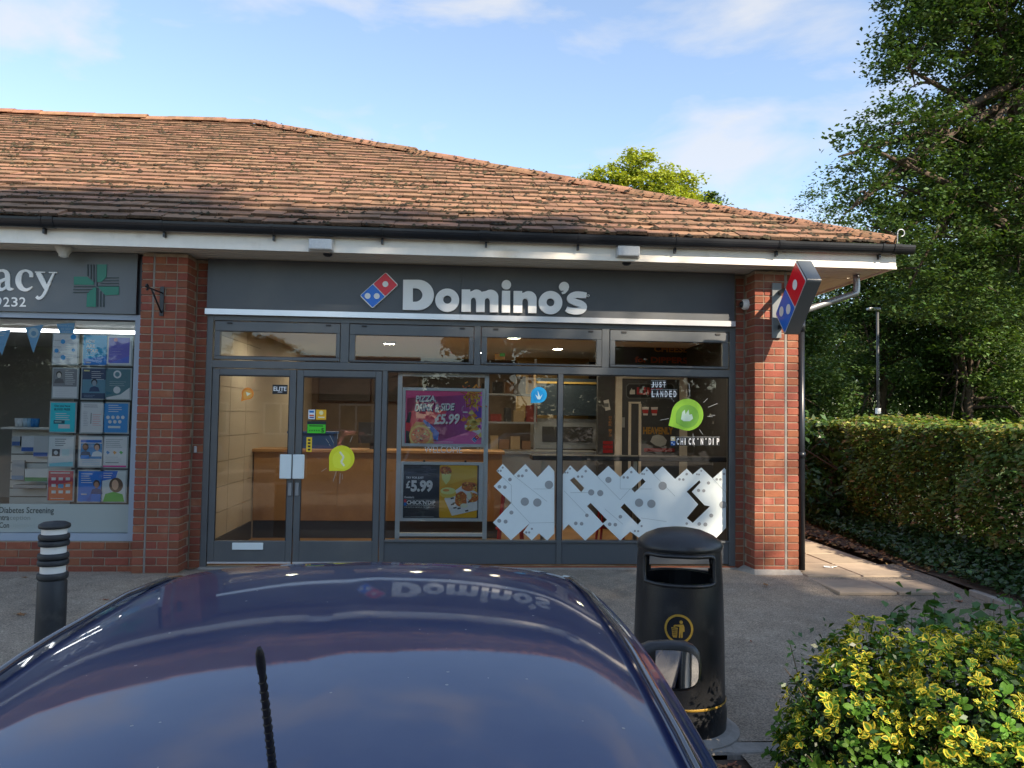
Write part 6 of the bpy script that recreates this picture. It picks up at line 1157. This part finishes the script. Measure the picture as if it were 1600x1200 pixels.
k = 60000; wx = rg_.uniform(4, 75, k); wy = 46+rg_.random(k)*8; wt = 8+1.5*np.sin(wx*.5)+1.2*np.sin(wx*1.3+1); wz = rg_.random(k)**.8*wt
tag(link('distant_wood', leaf_mesh('distant_wood', np.column_stack([wx, wy, wz]), .5, seed=77, mats=[MATS['leaf_wood']])), 'dark mass of distant woodland closing the view behind the hedge', 'woodland', kind='stuff')
make_tree('oak_tree', 'tall spreading oak whose dark crown fills the right edge of the picture', (12.6, 15.2, 0), 11, .42, oc, 165000, .092, MATS['leaf_oak'], 3, sub=.30, subn=70, aspect=.6)
def crown(cx, cy, z0, z1, r_, k, seed):
    g_ = random.Random(seed); out = []
    for i in range(k): h = g_.random(); rr = r_*(1-abs(h-.45)*1.1)*g_.uniform(.5, 1); a_ = g_.uniform(0, 6.28); out.append((cx+rr*math.cos(a_), cy+rr*math.sin(a_)*.7, z0+(z1-z0)*h, r_*g_.uniform(.26, .42)))
    return out
W = [((10.8, 25, 0), .2, 5.6, 2.6, 'low dark green tree just right of the shop corner behind the hedge', 'leaf_wood'), ((15.6, 27, 0), .2, 8.4, 2.9, 'dense dark tree behind the street lamp', 'leaf_wood'), ((17.6, 25, 0), .2, 8.0, 3.2, 'mid green tree right of the street lamp under the oak branches', 'leaf_wood_b'), ((21.5, 27, 0), .3, 9.5, 3.8, 'dark tree at the right edge beneath the oak', 'leaf_wood'), ((13.5, 34, 0), .5, 7.6, 3.2, 'taller dark tree further back behind the lamp', 'leaf_wood'), ((20, 36, 0), 1, 13.0, 4.8, 'tall mid green tree furthest back on the right', 'leaf_wood_b'), ((27, 32, 0), .5, 12, 4.6, 'broad dark tree beyond the right edge of the hedge', 'leaf_wood')]
for i, (bs, z0, z1, r_, lab, mt) in enumerate(W): make_tree('woodland_tree', lab, bs, z1*.6, .2, crown(bs[0], bs[1], z0+.2, z1-.8, r_, 34, 50+i), 40000, .145, MATS[mt], 60+i, 'woodland trees behind the hedge', sub=.55, forks=False)
yt = [(*px3(x, y, 40), r_) for x, y, r_ in ((975, 262, 1.1), (1000, 258, 1.0), (950, 285, 1.1), (925, 290, .8), (1020, 285, 1.2), (1050, 285, .9), (1075, 295, .8), (985, 300, 1.6), (1040, 315, 1.6), (930, 320, 1.4), (1085, 325, 1.0))]
make_tree('yellowing_tree', 'sunlit yellow green tree top showing above the roof', (px3(990, 300, 40)[0], 40, .5), 10, .25, yt, 15000, .21, MATS['leaf_yellow'], 81, sub=.5)
yt2 = [(*px3(x, y, 46), .55) for x, y in ((1103, 312), (1095, 318), (1112, 318))]; make_tree('distant_tree', 'tiny tree tip just right of the yellow tree above the roof', (px3(1103, 312, 46)[0], 46, .5), 10, .12, yt2, 1500, .2, MATS['leaf_wood_b'], 83, sub=.4)
# ---------------------------------------------------------------- across the car park, behind the camera (shade and reflections)
SH = Vector((SD.x, SD.y, 0)).normalized(); TE = math.tan(R(SUN_EL)); g_ = random.Random(17); cl = []
tx = -9.0
while tx < 3.3:
    top = float(np.interp(tx, [-5, -1.3, .5, 2.5], [4.5, 3.6, 2.9, 2.4]))
    tz = -6.0
    while tz < top-.45:
        if not (tx > 2.2 and tz > -.2) and not (-2.7 < tx < 1.7 and tz < -2.3):
            Lh = 22+g_.uniform(-2, 2); jx, jz = g_.uniform(-.3, .3), g_.uniform(-.3, .3); p = Vector((tx+jx, 7.6, tz+jz))+Vector((SH.x*Lh, SH.y*Lh, Lh*TE)); cl.append((p.x, p.y, p.z, g_.uniform(.75, 1.0)))
        tz += 1.05
    tx += 1.0
cl.sort(); third = len(cl)//3
for i, (lab) in enumerate(('shade tree behind the camera nearest the parked car', 'shade tree behind the camera in the middle of its row', 'shade tree behind the camera furthest right')):
    cc_ = cl[i*third:(i+1)*third if i < 2 else None]; cx = sum(c[0] for c in cc_)/len(cc_); cy = sum(c[1] for c in cc_)/len(cc_)
    make_tree('shade_tree', lab, (cx, cy, -.33), 13.5, .3, cc_, 26000, .21, MATS['leaf_oak'], 90+i, 'trees across the car park', sub=.5, forks=False, subn=40)
for i, (x, y, z1, r_) in enumerate(((1.8, -16, 8.5, 3.0), (6.2, -15, 9.5, 3.4), (11, -14, 10, 3.4), (-15.5, -24, 5.2, 3), (-20.5, -23, 6, 3.4), (-11, -30, 6.5, 3.2), (-27, -20, 7, 3.4))):
    make_tree('car_park_tree', ['dark tree reflected in the middle pane', 'dark tree reflected in the right pane', 'dark tree reflected at the right end of the glass', 'tree reflected in the pharmacy window, nearer the middle', 'tree reflected at the left of the pharmacy window', 'tree showing over the bungalow in the reflections', 'tree at the far left across the car park'][i], (x, y, -.33), z1*.6, .2, crown(x, y, .2, z1-.8, r_, 26, 120+i), 20000, .30, MATS['leaf_wood'], 130+i, 'trees across the car park', sub=.6, forks=False)
bg_ = thing('bungalow', 'brick bungalow with tiled roof across the car park, seen reflected in the doors', 'building', (-6.5, -15, -.33))
B('wall', MATS['brick_wall'], bg_, (-11, -1.8, -20, -14, -.33, 2.35)); MB().add([(-11.3, -13.6, 2.3), (-1.5, -13.6, 2.3), (-1.5, -20.4, 2.3), (-11.3, -20.4, 2.3), (-11.3, -17, 4.0), (-1.5, -17, 4.0)], [(0, 1, 5, 4), (2, 3, 4, 5), (1, 2, 5), (3, 0, 4), (0, 3, 2, 1)]).build('roof', MATS['tile_far'], bg_)
for x in (-9.8, -7.2, -4.4): w_ = B('window', MATS['upvc_white'], bg_, (x, x+1.3, -14.01, -13.95, .75, 1.95)); B('pane', MATS['car_glass'], w_, (x+.07, x+.61, -13.955, -13.94, .82, 1.88), (x+.69, x+1.23, -13.955, -13.94, .82, 1.88))
d_ = B('door', M('door_blue', (.03, .06, .14), .4), bg_, (-2.95, -2.05, -14.01, -13.95, -.3, 1.75))
